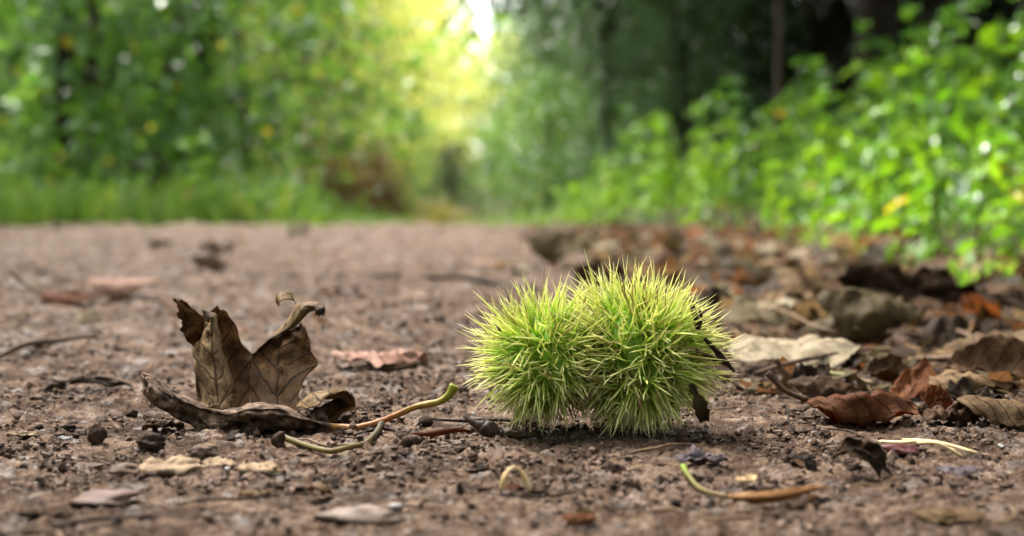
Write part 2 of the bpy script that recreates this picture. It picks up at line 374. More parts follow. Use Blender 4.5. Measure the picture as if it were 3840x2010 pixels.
# ------------------------------------------------------------------ trees and bushes
def leaf_cloud(P, D, size, aspect=.5, fold=.25, g=rng):
    """many four-cornered folded leaves; P centres, D pointing direction"""
    n = len(P); D = D / (np.linalg.norm(D, axis=1)[:, None] + 1e-9)
    r = g.normal(size=(n, 3)); S = np.cross(D, r); S /= np.linalg.norm(S, axis=1)[:, None] + 1e-9
    N = np.cross(D, S); L = size[:, None]; Wd = L * aspect * .5
    a = P; b = P + D * L * .45 + S * Wd + N * Wd * fold; c = P + D * L; d = P + D * L * .45 - S * Wd + N * Wd * fold
    V = np.stack([a, b, c, d], 1).reshape(-1, 3)
    i = np.arange(n)[:, None] * 4
    F = np.vstack([i + np.array([[0, 1, 2]]), i + np.array([[0, 2, 3]])])
    tone = np.repeat(g.random(n), 4)
    return V, F, tone
def crown_points(g, nclump, per, rad, z0, z1, shape, cl=.35):
    """clump centres in an uneven body of revolution, then leaves round each"""
    z = z0 + (z1 - z0) * g.random(nclump) ** .9
    h = (z - z0) / (z1 - z0)
    r = rad * shape(h) * np.sqrt(g.random(nclump) * .75 + .25) * (1 + .25 * g.normal(size=nclump))
    th = g.random(nclump) * 2 * np.pi
    c = np.stack([r * np.cos(th), r * np.sin(th), z], 1)
    P = np.repeat(c, per, 0) + g.normal(size=(nclump * per, 3)) * cl * np.array([1, 1, .6])
    D = g.normal(size=P.shape); D[:, 2] -= .5
    out = P.copy(); out[:, 2] = 0; D += .5 * out / (np.linalg.norm(out, axis=1)[:, None] + .1)
    return c, P, D
def trunk_geo(g, h, r, limbs, ends=None, lean=0.2):
    P = [(0, 0, -.2)]
    for k in range(1, 7): P.append((lean * h * (k / 6) ** 1.5 * .2 + g.normal() * .03 * h * .3, g.normal() * .03 * h * .3, h * k / 6))
    P = np.array(P); parts = [tube(P, r * np.linspace(1.15, .25, 7), 8, 14, .05)]
    for k in range(limbs):
        i = 1 + int(g.random() * 4); st = P[i]
        e = ends[int(g.integers(len(ends)))] if ends is not None else st + g.normal(size=3)
        m = (st + e) / 2 + np.array([0, 0, .15 * np.linalg.norm(e - st)])
        parts.append(tube([st, m, e], [r * .4, r * .25, r * .08], 5, 7, .05))
    return join(*parts)
def tree_proto(kind, seed, h, rad, z0, nclump, per, leaf, mleaf, mbark, r, shape, limbs=10, cl=.35, aspect=.5, name='tree'):
    g = np.random.default_rng(seed)
    root = bpy.data.objects.new(name, None); C.objects.link(root)
    c, P, D = crown_points(g, nclump, per, rad, z0, h, shape, cl)
    V, F, U = trunk_geo(g, h * .8, r, limbs, c)
    mk('trunk', V, F, mbark, root, U)
    keep = P[:, 2] > .05
    V, F, tone = leaf_cloud(P[keep], D[keep], leaf * (0.6 + .8 * g.random(keep.sum())), aspect, .25, g)
    mk('crown', V, F, mleaf, root, smooth=False, attr=tone)
    return root
egg = lambda h: np.sin(np.pi * np.clip(h * .8 + .2, 0, 1)) ** .6
col_ = lambda h: (1 - h * .6)
dome = lambda h: np.sqrt(np.clip(1 - (h - .25) ** 2 * 1.6, .02, 1))
proto = {
 'hazel': tree_proto('hazel', 1, 3.4, 1.5, .15, 260, 22, .085, M['hazel'], M['trunk'], .06, egg, 16, .20, .7, 'hazel_bush'),
 'hazel2': tree_proto('hazel', 2, 2.6, 1.2, .1, 170, 20, .08, M['hazel'], M['palebark'], .05, egg, 14, .18, .7, 'hazel_bush'),
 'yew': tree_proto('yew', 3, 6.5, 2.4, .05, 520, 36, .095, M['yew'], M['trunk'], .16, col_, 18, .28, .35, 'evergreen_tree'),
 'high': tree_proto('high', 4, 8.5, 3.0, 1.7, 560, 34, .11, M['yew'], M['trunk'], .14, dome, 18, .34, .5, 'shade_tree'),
 'lime': tree_proto('lime', 5, 9.0, 2.6, .6, 420, 26, .12, M['lime'], M['palebark'], .12, egg, 16, .36, .6, 'birch_tree'),
 'oak': tree_proto('oak', 6, 9.0, 2.8, .4, 460, 26, .11, M['hazel'], M['trunk'], .16, egg, 18, .36, .6, 'oak_tree'),
 'pale': tree_proto('pale', 9, 6.5, 2.0, .3, 300, 22, .11, M['paleleaf'], M['palebark'], .09, egg, 14, .30, .6, 'willow_tree'),
 'slim': tree_proto('slim', 10, 8.0, 1.6, .05, 420, 30, .10, M['shadeleaf'], M['trunk'], .12, col_, 12, .28, .4, 'evergreen_tree'),
 'fern': tree_proto('fern', 8, 1.15, .42, .05, 60, 22, .10, M['ferny'], M['trunk'], .02, egg, 8, .10, .35, 'dead_fern'),
}
used = set()
def plant_tree(kind, px, Y, scale, label, cat, group=None, rot=None):
    x = (px - 1920) / FPX * Y
    o = proto[kind] if kind not in used else copy_tree(proto[kind]); used.add(kind)
    o.location = (x, Y, float(floor_z(np.array(x), np.array(Y)))); o.scale = (scale,) * 3
    o.rotation_euler = (0, 0, random.random() * 6.28 if rot is None else rot)
    tag(o, label, cat, group); return o
GL = 'leafy bushes beside the path'
plant_tree('hazel', -120, 9.3, 1.0, 'green leafy hazel bush at the far end of the grass verge, nearest the picture corner', 'bush', GL)
plant_tree('hazel2', 330, 9.6, 1.0, 'thin leafy bush with brown stems showing between its leaves behind the grass verge', 'bush', GL)
plant_tree('hazel', 760, 10.4, .95, 'rounded bright green bush in the middle of the verge behind the dry maple leaf', 'bush', GL)
plant_tree('pale', 1150, 15.0, .55, 'smaller green bush next to the brown dead fern', 'bush', GL)
plant_tree('hazel', 1920 - 3.6 / 1.5 * FPX, 1.5, .9, 'leafy bush on the grassy side level with the burr', 'bush', GL)
plant_tree('hazel2', 1920 - 3.5 / 4.2 * FPX, 4.2, 1.0, 'thin leafy bush on the grassy side between two others', 'bush', GL)
plant_tree('hazel', 1920 - 3.9 / 6.6 * FPX, 6.6, .9, 'leafy bush on the grassy side just before the far verge', 'bush', GL)
GY_ = 'dark evergreen trees of the wood'
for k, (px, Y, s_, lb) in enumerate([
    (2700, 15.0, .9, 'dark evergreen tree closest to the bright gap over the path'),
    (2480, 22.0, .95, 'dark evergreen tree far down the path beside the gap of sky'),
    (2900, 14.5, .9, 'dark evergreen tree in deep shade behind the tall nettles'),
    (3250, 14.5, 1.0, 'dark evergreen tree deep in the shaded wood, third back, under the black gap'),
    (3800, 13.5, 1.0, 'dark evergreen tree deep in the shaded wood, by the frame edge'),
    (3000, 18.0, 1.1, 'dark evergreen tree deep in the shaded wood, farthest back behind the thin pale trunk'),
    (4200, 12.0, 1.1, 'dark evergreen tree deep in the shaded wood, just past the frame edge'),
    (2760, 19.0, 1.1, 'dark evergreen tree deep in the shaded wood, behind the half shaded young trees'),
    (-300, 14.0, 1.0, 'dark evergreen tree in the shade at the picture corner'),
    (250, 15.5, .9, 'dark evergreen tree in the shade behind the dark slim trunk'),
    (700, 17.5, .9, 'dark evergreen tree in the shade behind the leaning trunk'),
    (1690, 44.0, .34, 'small dark tree shape standing for the shaded gap at the far path end')]):  # last one: dark foliage put in for the shade between the far trees
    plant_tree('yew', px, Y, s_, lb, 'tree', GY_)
gt = np.random.default_rng(17)
for k in range(26):
    right = k < 16; Y = 17 + 22 * gt.random(); px = (1950 + 13500 / Y + 1900 * gt.random()) if right else (-500 + 1250 * gt.random())
    plant_tree('yew', px, Y, .9 + .5 * gt.random(), 'evergreen tree far back in the dark wood behind the nettle bank' if right else 'evergreen tree far back in the wood behind the leafy bushes', 'tree', GY_)
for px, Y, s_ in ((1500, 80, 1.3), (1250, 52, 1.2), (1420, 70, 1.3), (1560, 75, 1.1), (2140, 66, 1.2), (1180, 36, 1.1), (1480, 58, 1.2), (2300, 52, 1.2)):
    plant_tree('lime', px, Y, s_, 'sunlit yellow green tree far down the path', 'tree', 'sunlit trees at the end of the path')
GH = 'shade trees over the undergrowth'
for k, (px, Y, s_, lb) in enumerate([(3300, 8.2, .9, 'over the tallest nettles'), (3900, 7.2, .95, 'at the frame edge over the bank'), (3100, 12.0, .9, 'behind the thin pale trunk'), (3500, 11.0, 1.0, 'over the black gap in the wood'), (4400, 9.0, 1.0, 'just outside the frame edge'),
        (2950, 16.5, 1.0, 'farther along the path'), (3150, 14, 1.0, 'deep in the wood'), (3800, 14.5, 1.0, 'deep in the wood by the frame edge'), (4500, 13, 1.0, 'deep in the wood outside the frame'), (4300, 6.0, .9, 'nearest to the lens')]):
    plant_tree('high', px, Y, s_, 'shade tree with a dark hanging crown ' + lb, 'tree', GH)
GO = 'broadleaved trees along the path'
plant_tree('oak', 800, 20.0, .8, 'green broadleaved tree behind the bushes on the grassy side', 'tree', GO)
plant_tree('oak', 480, 27.0, .8, 'green broadleaved tree left of the yellow one', 'tree', GO)
plant_tree('oak', 2230, 40.0, 1.0, 'pale green broadleaved tree at the far end right of the sky gap', 'tree', GO)
plant_tree('pale', 1010, 19.0, .8, 'pale green tree behind the rounded bush on the grassy side', 'tree', GO)
plant_tree('pale', 1230, 25.0, .9, 'pale green tree half way down the path above the dead ferns', 'tree', GO)
plant_tree('pale', 1400, 36.0, 1.0, 'pale green tree far down the path beside the birch', 'tree', GO)
plant_tree('slim', 2130, 21.0, .8, 'slim dark evergreen on the shaded side nearest the bright gap', 'tree', GO)
plant_tree('slim', 2330, 14.5, .75, 'slim dark evergreen behind the low herbs of the shaded side', 'tree', GO)
plant_tree('slim', 2290, 11.0, .42, 'young green tree in half shade behind the herbs, middle of three', 'tree', GO)
plant_tree('slim', 2070, 15.5, .48, 'young green tree in half shade next to the bright gap', 'tree', GO)
plant_tree('slim', 2540, 10.6, .40, 'young green tree in half shade closest to the black part of the wood', 'tree', GO)
plant_tree('hazel', 1530, 22.0, .48, 'low green bush under the bright gap on the grassy side', 'bush', GL)
plant_tree('hazel2', 1625, 29.0, .55, 'low green bush far off under the bright gap where the path vanishes', 'bush', GL)
plant_tree('yew', 1700, 20.0, .17, 'small dark tree shape standing for the shadow where the path vanishes', 'tree', GY_)  # tiny dark crown stands in for the tunnel shadow
plant_tree('lime', 1300, 30.0, 1.0, 'bright yellow green birch lit from behind beside the path', 'tree', GO)
plant_tree('lime', 1440, 46.0, 1.0, 'pale yellow green birch far away beneath the gap of sky', 'tree', GO)
plant_tree('lime', 1880, 58.0, .75, 'low pale green birch at the very end of the path', 'tree', GO)
for k, (x, y, kd, s_, lb) in enumerate([(-4.4, -6.5, 'oak', .9, 'on the grassy side well behind the lens'), (-4.6, -2.5, 'oak', .8, 'on the grassy side level with the lens'), (-4.5, 1.5, 'oak', .9, 'on the grassy side before the bushes begin'), (-4.9, 5.2, 'oak', .8, 'on the grassy side next to the first bush'),
        (3.7, -5.5, 'high', .9, 'on the shaded side well behind the lens'), (3.5, -1.8, 'high', .9, 'on the shaded side level with the lens'), (3.6, 2.2, 'high', .9, 'on the shaded side above the nearest nettles'), (-2.4, -6.0, 'yew', 1.15, 'closing the path behind the lens on the grassy side'), (.9, -6.8, 'yew', 1.2, 'straight behind the lens to cut low front light'), (4.2, -8, 'yew', 1.1, 'closing the path behind the lens')]):
    plant_tree(kd, 1920 + x / y * FPX, y, s_, 'tree ' + lb, 'tree', 'unseen trees added to block low sky light')  # out of view, added so low sky light stays off the path
plant_tree('fern', 1290, 11.5, .62, 'brown dead fern standing at the edge of the far grass', 'fern', 'dead ferns')
plant_tree('fern', 1410, 12.6, .62, 'brown dead fern nearer the path bend with drooping fronds', 'fern', 'dead ferns')
plant_tree('hazel2', 1860, 26.0, .5, 'low green bush at the bend of the path', 'bush', GL)
plant_tree('hazel', 2050, 13.0, .40, 'low green bush beside the path under the dark evergreens', 'bush', GL)
# the far-off wood that closes the view all round, one mass
gw = np.random.default_rng(66); n = 60000
th = gw.random(n) * 2 * np.pi; rr = 62 + 26 * gw.random(n); ax = np.degrees(np.arctan2(np.sin(th), np.cos(th)))
X = rr * np.sin(th); Yw = rr * np.cos(th); pxw = np.where(Yw > 0, 1920 + FPX * X / np.maximum(Yw, .1), -9e9)
top = 15 + 5 * fbm(th * 9, th * 0, 3, 71)
gapm = np.clip(1 - np.abs(pxw - 1800) / 130, 0, 1) ** .5; top = top * (1 - gapm) + 7.5 * gapm
Zw = floor_z(X, Yw) + top * gw.random(n) ** .8
V, F, tone = leaf_cloud(np.stack([X, Yw, Zw], 1), gw.normal(size=(n, 3)), .55 + .5 * gw.random(n), .7, .25, gw)
tag(mk('far_wood', V, F, M['hazel'], smooth=False, attr=tone), 'far-off wood all round', kind='stuff')
def bare_trunk(px, Y, h, r, lean, mat, label, name='tree_trunk'):
    x = (px - 1920) / FPX * Y; g = np.random.default_rng(int(px))
    V, F, U = tube([(0, 0, -.2), (lean * .2, 0, h * .3), (lean * .55, .02, h * .65), (lean, 0, h)], [r * 1.2, r, r * .8, r * .55], 9, 16, .06)
    o = mk(name, V, F, mat, None, U); o.location = (x, Y, float(floor_z(np.array(x), np.array(Y))))
    tag(o, label, 'tree trunk', 'bare trunks in the wood'); return o
bare_trunk(225, 8.9, 4, .045, .25, M['trunk'], 'dark slim trunk standing among the bushes above the grass verge')
bare_trunk(560, 9.8, 4, .05, .9, M['palebark'], 'leaning brown trunk among the leafy bushes')
bare_trunk(930, 11.5, 4, .05, -.3, M['palebark'], 'pale brown trunk half hidden behind the rounded bush')
bare_trunk(2915, 8.5, 5, .016, 0, M['palebark'], 'thin pale trunk standing before the black shade')

# ------------------------------------------------------------------ grass (uncountable)
def grass(name, n, place, hgt, mat, label):
    g = np.random.default_rng(len(name) + n)
    x, y = place(g, n); n = len(x); z = np.where((y < 9.4) & (y > .2) & (np.abs(x) < .24 + .5 * y), H(x, y), floor_z(x, y)); z = np.maximum(z, floor_z(x, y)) - .005
    h = hgt * (np.clip(y / 4.5, .3, 1) if name != 'side_grass' else 1) * (.4 + .9 * g.random(n)) * (1 + 1.3 * vnoise(x * 2.3, y * 2.3, 61)) * (np.clip((-.15 - x) / .35, .1, 1) if name == 'dry_grass' else 1) * (np.clip((np.abs(x + .035 * y) - .25) / 1.1, .14, 1) if name in ('end_grass', 'bank_grass') else 1); wd = .0025 + .003 * g.random(n); th = g.random(n) * 6.28
    b = np.stack([x, y, z], 1); side = np.stack([np.cos(th), np.sin(th), 0 * th], 1)
    ln = np.stack([np.cos(th + 1.57), np.sin(th + 1.57), 0 * th], 1) * (h * (.15 + .7 * g.random(n)))[:, None]
    m = b + ln * .35 + np.array([0, 0, 1]) * (h * .62)[:, None]; tp = b + ln + np.array([0, 0, 1]) * (h * (.7 + .3 * g.random(n)))[:, None]
    V = np.stack([b - side * wd[:, None], b + side * wd[:, None], m + side * wd[:, None] * .8, m - side * wd[:, None] * .8, tp], 1).reshape(-1, 3)
    i = np.arange(n)[:, None] * 5
    F = np.vstack([i + np.array([[0, 1, 2]]), i + np.array([[0, 2, 3]]), i + np.array([[3, 2, 4]])])
    tag(mk(name, V, F, mat, smooth=False, attr=np.repeat(g.random(n), 5)), label, kind='stuff')
def pl_left(g, n):
    y = 6.7 + 5 * g.random(n) ** 1.3; x = -3.9 * (y / 8) + (2.6 * (y / 8) + .05) * g.random(n); k = y > 7.2 + 1.3 * vnoise(x * 1.9, y * 0 + 3, 81) + .5 * vnoise(x * 6, y * 3, 82); return x[k], y[k]
def pl_side(g, n):
    y = -1.5 + 8.5 * g.random(n); x = -2.35 - 2.2 * g.random(n) ** 1.3 + .2 * vnoise(y * 2, y * 0, 84); return x, y
def pl_mid(g, n):
    y = 7.9 + 9 * g.random(n) ** 1.4; x = -.2 * y + .165 * y * g.random(n); return x, y
def pl_right(g, n):
    y = 1.2 + 7.5 * g.random(n) ** 1.2; x = green_x(y) + (.25 + .3 * y) * g.random(n) ** 1.2 * 1.2; return x, y
def pl_end(g, n):
    y = 7.6 + 16 * g.random(n) ** 1.6; x = -.04 * y - .6 + 3.0 * g.random(n) ** 1.1; return x, y
grass('verge_grass', 14000, pl_left, .24, M['grass'], 'soft green grass and weeds along the far verge')
grass('side_grass', 6000, pl_side, .30, M['grass'], 'green grass along the grassy side of the path before the bushes')
grass('bank_grass', 6000, pl_mid, .26, M['grass'], 'short grass on the bank at the path bend')
grass('edge_grass', 4500, pl_right, .06, M['grass'], 'fresh green grass growing between the nettles')
grass('end_grass', 9000, pl_end, .30, M['grass'], 'green grass closing the end of the path')
def pl_dry(g, n):
    y = 8.4 + 2.5 * g.random(n); x = -.60 + .34 * g.random(n) ** .7 - .02 * (y - 8.4); return x, y
grass('dry_grass', 1300, pl_dry, .13, M['drygrass'], 'tuft of straw coloured dry grass at the path bend')

# ------------------------------------------------------------------ broad leaved herbs on the bank
def herb_leaf(L, W, droop, seed):
    g = np.random.default_rng(seed); nv, nu = 7, 5
    v = np.linspace(0, 1, nv); u = np.linspace(-1, 1, nu); U, Vv = np.meshgrid(u, v)
    wv = np.sin(np.pi * np.clip(Vv, 0, 1) ** .72) ** .8 * W * .5 + .001
    x = U * wv; y = L * Vv; z = .35 * np.abs(U) * wv - droop * L * Vv ** 2 + .012 * g.normal(size=U.shape) * (np.abs(U) > .9) * W / .05
    me = mk('leaf', np.stack([x, y, z], -1).reshape(-1, 3), grid_faces(nv, nu), M['herb'], uv=np.stack([(U + 1) / 2, Vv], -1).reshape(-1, 2))
    d = me.data; bpy.data.objects.remove(me); return d
LEAFM = [herb_leaf(.060, .038, .15, 1), herb_leaf(.048, .034, .35, 2), herb_leaf(.072, .044, .3, 3)]
LEAFM2 = [m.copy() for m in LEAFM]
for m in LEAFM2: m.materials[0] = M['herb2']
def herb_proto(seed, h, pairs, meshes, lab):
    g = np.random.default_rng(seed)
    root = bpy.data.objects.new('nettle_plant', None); C.objects.link(root)
    bend = g.normal(size=2) * .12 * h
    P = np.array([(bend[0] * t_ ** 2, bend[1] * t_ ** 2, h * t_) for t_ in np.linspace(0, 1, 6)])
    V, F, U = tube(P, np.linspace(.0035, .0015, 6), 5); mk('stem', V, F, M['stem'], root, U)
    for k in range(pairs):
        t_ = (k + 1.2) / (pairs + .4); p = catmull(P, 50)[int(min(t_, 1) * 49)]; a0 = k * 1.57 + g.normal() * .3
        for sd in (0, math.pi):
            o = bpy.data.objects.new('leaf', meshes[int(g.integers(3))]); C.objects.link(o); o.parent = root
            o.location = p; s_ = (1.15 - .45 * t_) * (.8 + .4 * g.random()); o.scale = (s_,) * 3
            o.rotation_euler = (g.normal() * .25 + (.25 if t_ > .8 else -.05), g.normal() * .25, a0 + sd + g.normal() * .2)
    return root
HP = [herb_proto(11, .28, 5, LEAFM, ''), herb_proto(12, .42, 7, LEAFM, ''), herb_proto(13, .20, 4, LEAFM, ''), herb_proto(14, .50, 8, LEAFM2, ''), herb_proto(15, .33, 6, LEAFM2, '')]
spots_h = []
gh = np.random.default_rng(21)
def try_add(x, y, mind):
    for a, b, *_ in spots_h:
        if (a - x) ** 2 + (b - y) ** 2 < mind ** 2: return False
    return True
for k in range(6000):
    if len(spots_h) >= 275: break
    y = 1.55 + 7.5 * gh.random() ** 1.1; e = float(green_x(np.array(y))); x = e + .06 + gh.random() * (.30 + .36 * y) * .9
    if x / y > .50: continue
    if try_add(x, y, .065 + .009 * y): spots_h.append((x, y))
for k in range(3000):     # weeds on the far verge across the path
    if len(spots_h) >= 365: break
    y = 7.3 + 2.6 * gh.random(); x = -y * (.40 - .27 * gh.random())
    if try_add(x, y, .11): spots_h.append((x, y))
for px_, y in ((980, 6.6), (1040, 7.0), (1130, 6.9), (1210, 7.1), (820, 6.9), (640, 7.0), (420, 6.8), (180, 6.9), (60, 6.5), (1420, 7.3), (560, 6.2), (1090, 6.1)):
    spots_h.append(((px_ - 1920) / FPX * y, y))
usedh = set()
weeds = {0: [], 1: []}
KIND = ['pale leaved', 'slender', 'dwarf', 'tall blue green', 'bushy']
for k, (x, y) in enumerate(spots_h):
    lf = x < 0
    into = (x - float(green_x(np.array(y)))) if not lf else gh.random() * .5
    small = into < .30 or (lf and y < 7.4)
    i = int(gh.choice([0, 2, 2, 0])) if small else int(gh.choice([0, 1, 1, 3, 4]))
    if lf and y >= 7.4:       # far weeds that read as one mass with the grass
        s_ = .75 + .45 * gh.random(); Mt = Matrix.Translation((x, y, Hs(x, y) if y < 9.4 else float(floor_z(np.array(x), np.array(y))))) @ Matrix.Rotation(gh.random() * 6.28, 4, 'Z') @ Matrix.Scale(s_, 4)
        for ch in HP[i].children:
            if not ch.name.startswith('leaf'): continue
            me = ch.data; co = np.empty(len(me.vertices) * 3, np.float32); me.vertices.foreach_get('co', co); co = co.reshape(-1, 3)
            A_ = np.array(Mt @ Matrix.LocRotScale(ch.location, ch.rotation_euler, ch.scale)); weeds[0 if i < 3 else 1].append(co @ A_[:3, :3].T + A_[:3, 3])
        continue
    o = HP[i] if i not in usedh else copy_tree(HP[i]); usedh.add(i)
    o.location = (x, y, max(Hs(x, y), float(floor_z(np.array(x), np.array(y)))) - .006)
    s_ = (.75 + .45 * gh.random()) * ((.42 if lf and y < 7.4 else .85) if small else min(1.6, .75 + into * .55)); s_ *= .62 if y < 2.2 else 1; o.scale = (s_, s_, s_); o.rotation_euler = (gh.normal() * .08, gh.normal() * .08, gh.random() * 6.28)
    if lf and y < 7.4: lb = 'straying from the verge onto the bare soil'
    elif lf: lb = 'growing in the grass of the far verge behind the maple leaf'
    elif y < 2.4: lb = 'at the near end of the bank'
    elif y > 5.5: lb = 'far up the bank'
    elif into > 1.0: lb = 'against the black shade'
    elif small: lb = 'at the foot of the bank'
    else: lb = 'in the middle of the bright bank'
    pc = 1920 + x / y * FPX
    if not lf: lb += ', ' + ('next to the bright gap' if pc < 2300 else 'above the burr' if pc < 2700 else 'above the cream leaf' if pc < 3100 else 'above the black leaf' if pc < 3500 else 'by the frame edge')
    tag(o, KIND[i] + ' nettle ' + lb.replace(' beside the frame edge, by', ', by').replace(' beside the leaf litter', ''), 'plant', 'nettles along the path')
for q_ in (0, 1):
    if weeds[q_]:
        n = len(weeds[q_]); F = (grid_faces(7, 5)[None] + np.arange(n)[:, None, None] * 35).reshape(-1, 4)
        tag(mk('verge_weeds', np.vstack(weeds[q_]), F, M['herb' if q_ == 0 else 'herb2'], attr=np.repeat(gh.random(n), 35)), 'low broad leaved weeds in the grass of the far verge', kind='stuff')
for i in range(len(HP)):
    if i not in usedh:
        for ch in list(HP[i].children): bpy.data.objects.remove(ch)
        bpy.data.objects.remove(HP[i])

# ------------------------------------------------------------------ dry leaves
def leaf_geo(L, W, curl, bend, crumple, seed, form='oval', nv=26, nu=15, twist=0.0, rib=0.0):
    """blade with its length on X, curled round its length (curl > 0: edges up) and bent along it (bend > 0: ends up)"""
    g = np.random.default_rng(seed); k = seed * 13.7
    v = np.linspace(0, 1, nv); u = np.linspace(-1, 1, nu); U, Vv = np.meshgrid(u, v)
    wv = np.sin(np.pi * np.clip(Vv, 0, 1) ** .85) ** .75
    if form == 'lobed': wv = wv * (.72 + .34 * np.abs(np.sin(Vv * np.pi * 3.2 + .5)))
    if form == 'scrap': wv = (.55 + .45 * wv) * (1 + .7 * vnoise(Vv * 4 + k, U * 0 + np.sign(U) * 3, 3))
    wv = wv * (1 + .12 * vnoise(Vv * 9, np.sign(U) * 2 + k, 2)) + .02
    sN = U * wv * W * .5 * (1 + .06 * vnoise(Vv * 23, np.sign(U) * 5 + k, 8))
    lN = (Vv - .5) * L + .03 * L * vnoise(Vv * 3, U * 2 + k, 4)
    cl = curl * (1 + .5 * vnoise(Vv * 2 + k, U * 0, 6)) + 1e-4
    Rr = W * .5 / cl
    y = Rr * np.sin(sN / Rr); z = Rr * (1 - np.cos(sN / Rr))
    if twist: 
        a = twist * (Vv - .5); y, z = y * np.cos(a) - z * np.sin(a), y * np.sin(a) + z * np.cos(a)
    b = bend + 1e-4; Rb = L * .5 / b
    x = (Rb - z) * np.sin(lN / Rb); z2 = Rb - (Rb - z) * np.cos(lN / Rb)
    z2 = z2 + crumple * (fbm(lN / L * 5 + k, sN / W * 5, 3, 5) + .5 * np.sin(Vv * 34 - 5 * np.abs(U)) * .25 * (np.abs(U) * (1 - np.abs(U))) * 2)
    z2 = z2 + rib * L * (np.abs(np.cos(np.pi * (Vv * 7 - np.abs(U) ** 1.2 * 2.2))) - .6) * np.sin(np.pi * Vv)
    y = y + crumple * fbm(lN / L * 4 + k, sN / W * 4 + 9, 2, 7)
    return np.stack([x, y, z2], -1).reshape(-1, 3), grid_faces(nv, nu), np.stack([(U + 1) / 2, Vv], -1).reshape(-1, 2)
def add_solid(o, th):
    m = o.modifiers.new('thickness', 'SOLIDIFY'); m.thickness = th; m.offset = 0
_seed = [100]
def place_leaf(name, label, px0, px1, pyb, mat, ratio=.55, curl=.8, bend=.3, rz=0, rx=0, ry=0, crumple=.003, form='oval', stalk=None, group=None, twist=0, cat='leaf', lift=0.0, seed=None, Y=None):
    """a fallen leaf that spans photo columns px0..px1 and touches the ground at row pyb"""
    _seed[0] += 1; sd = seed or _seed[0]
    Yd = Y or gy(pyb); pxc = (px0 + px1) / 2; wid = (px1 - px0) * Yd / FPX
    V, F, U = leaf_geo(1.0, ratio, curl, bend, .0, sd, form, 44, 19, twist)
    rot = Euler((R(rx), R(ry), R(rz))).to_matrix(); Rm = np.array(rot)
    ext = np.ptp((V @ Rm.T)[:, 0]); L = wid / ext
    V, F, U = leaf_geo(L, ratio * L, curl, bend, crumple, sd, form, 44, 19, twist, .016 if form != 'scrap' else 0)
    V = V @ Rm.T; c = V.mean(0); V -= np.array([(V[:, 0].min() + V[:, 0].max()) / 2, c[1], V[:, 2].min()])
    x = (pxc - 1920) / FPX * Yd; y = Yd + max(0.0, -V[:, 1].min() * .6)
    zs = [Hs(x + q * wid, y + p_ * wid) for q in (-.4, -.2, 0, .2, .4) for p_ in (-.1, .1)]
    loc = (x, y, (.5 * np.median(zs) + .5 * max(zs) if wid < .03 else np.median(zs)) + lift)
    if stalk:
        root = empty(name, loc, label, cat, group)
        o = mk('blade', V, F, mat, root, U); add_solid(o, .0003)
        i = V.reshape(44, 19, 3)[0 if stalk[0] < 0 else 43, 9]
        i2 = V.reshape(44, 19, 3)[4 if stalk[0] < 0 else 39, 9]; d = (i - i2); d /= np.linalg.norm(d) + 1e-9
        l = stalk[1] * L; e = i + d * l * np.array([1, 1, .3]) + np.array([0, 0, stalk[2] * l]); e[2] = max(e[2], .001)
        Vt, Ft, Ut = tube([i - d * .05 * L, (i + e) / 2 + np.array([0, 0, -.08 * l]), e], [.0011, .0009, .0013], 7, 10)
        mk('stalk', Vt, Ft, stalk[3], root, Ut)
        return root
    o = mk(name, V, F, mat, None, U); o.location = loc; add_solid(o, .0016 if name == 'wood_chip' else .0003)
    return tag(o, label, cat, group)

# --- named leaves on the near path and in the litter
K = place_leaf
K('curled_leaf', 'orange brown curled leaf with dark underside on the path beside the pink curled leaf', 130, 335, 1152, M['orange'], .95, -1.3, -.2, 8, 10, 4, .004, stalk=(-1, .5, .8, M['stalk2']))
K('curled_leaf', 'pale pink rolled leaf lying on the path next to the orange brown one', 318, 578, 1115, M['pink'], .75, -1.5, .05, -3, 8, 0, .003)
K('curled_leaf', 'dark brown curled leaf alone in the middle distance of the path', 695, 855, 1033, M['brown'], .5, .8, .4, -25, 25, 12, .006)
K('fallen_leaf', 'small brown crumpled leaf far along the path above the dark curled one', 740, 880, 955, M['brown'], .6, .8, .5, 10, 10, 0, .012, 'scrap')
K('fallen_leaf', 'dark crumpled leaf with a pale edge far along the path', 545, 645, 930, M['olive'], .6, -1.0, .3, 20, 0, 0, .015, 'scrap')
K('fallen_leaf', 'pale round leaf scrap at the far end of the path before the grass', 1070, 1160, 892, M['pale'], .8, .6, .3, 0, 30, 0, .02, 'scrap')
K('fallen_leaf', 'flat pinkish brown leaf on the path between the dry maple leaf and the burr', 1235, 1600, 1398, M['pink'], .55, -.35, -.12, 5, -6, 0, .005, 'scrap')
K('fallen_leaf', 'pale pink flat leaf far off on the middle of the path', 1770, 1905, 985, M['pink'], .5, -.5, -.2, 0, 0, 0, .004)
K('arched_leaf', 'dark arched leaf making a small roof on the path behind the burr', 1975, 2235, 1008, M['olive'], 1.15, -1.5, -.5, -20, 12, 8, .012)
K('fallen_leaf', 'cream leaf scrap lying in front of the arched dark leaf', 1880, 2010, 1035, M['pale'], .5, -.4, .1, 0, 8, 0, .006, 'scrap')
K('fallen_leaf', 'long tan leaf directly behind the top of the burr', 2060, 2260, 1030, M['tan'], .3, -.6, .1, 2, 8, 0, .006)
K('fallen_leaf', 'dark brown leaf standing behind the tips of the large burr', 2150, 2420, 1100, M['brown'], .6, .9, .4, 8, 40, 0, .012, 'lobed')
K('pale_leaf', 'large flat cream leaf beside the burr, the palest in the litter', 2745, 3290, 1402, M['pale'], .85, -.35, -.20, 6, 11, 0, .005, 'lobed')
K('dark_leaf', 'small dark leaf standing upright in front of the large cream leaf', 2985, 3125, 1452, M['dark'], .8, .7, .5, -15, 50, 0, .004, 'scrap', stalk=(-1, .5, .9, M['twig']))
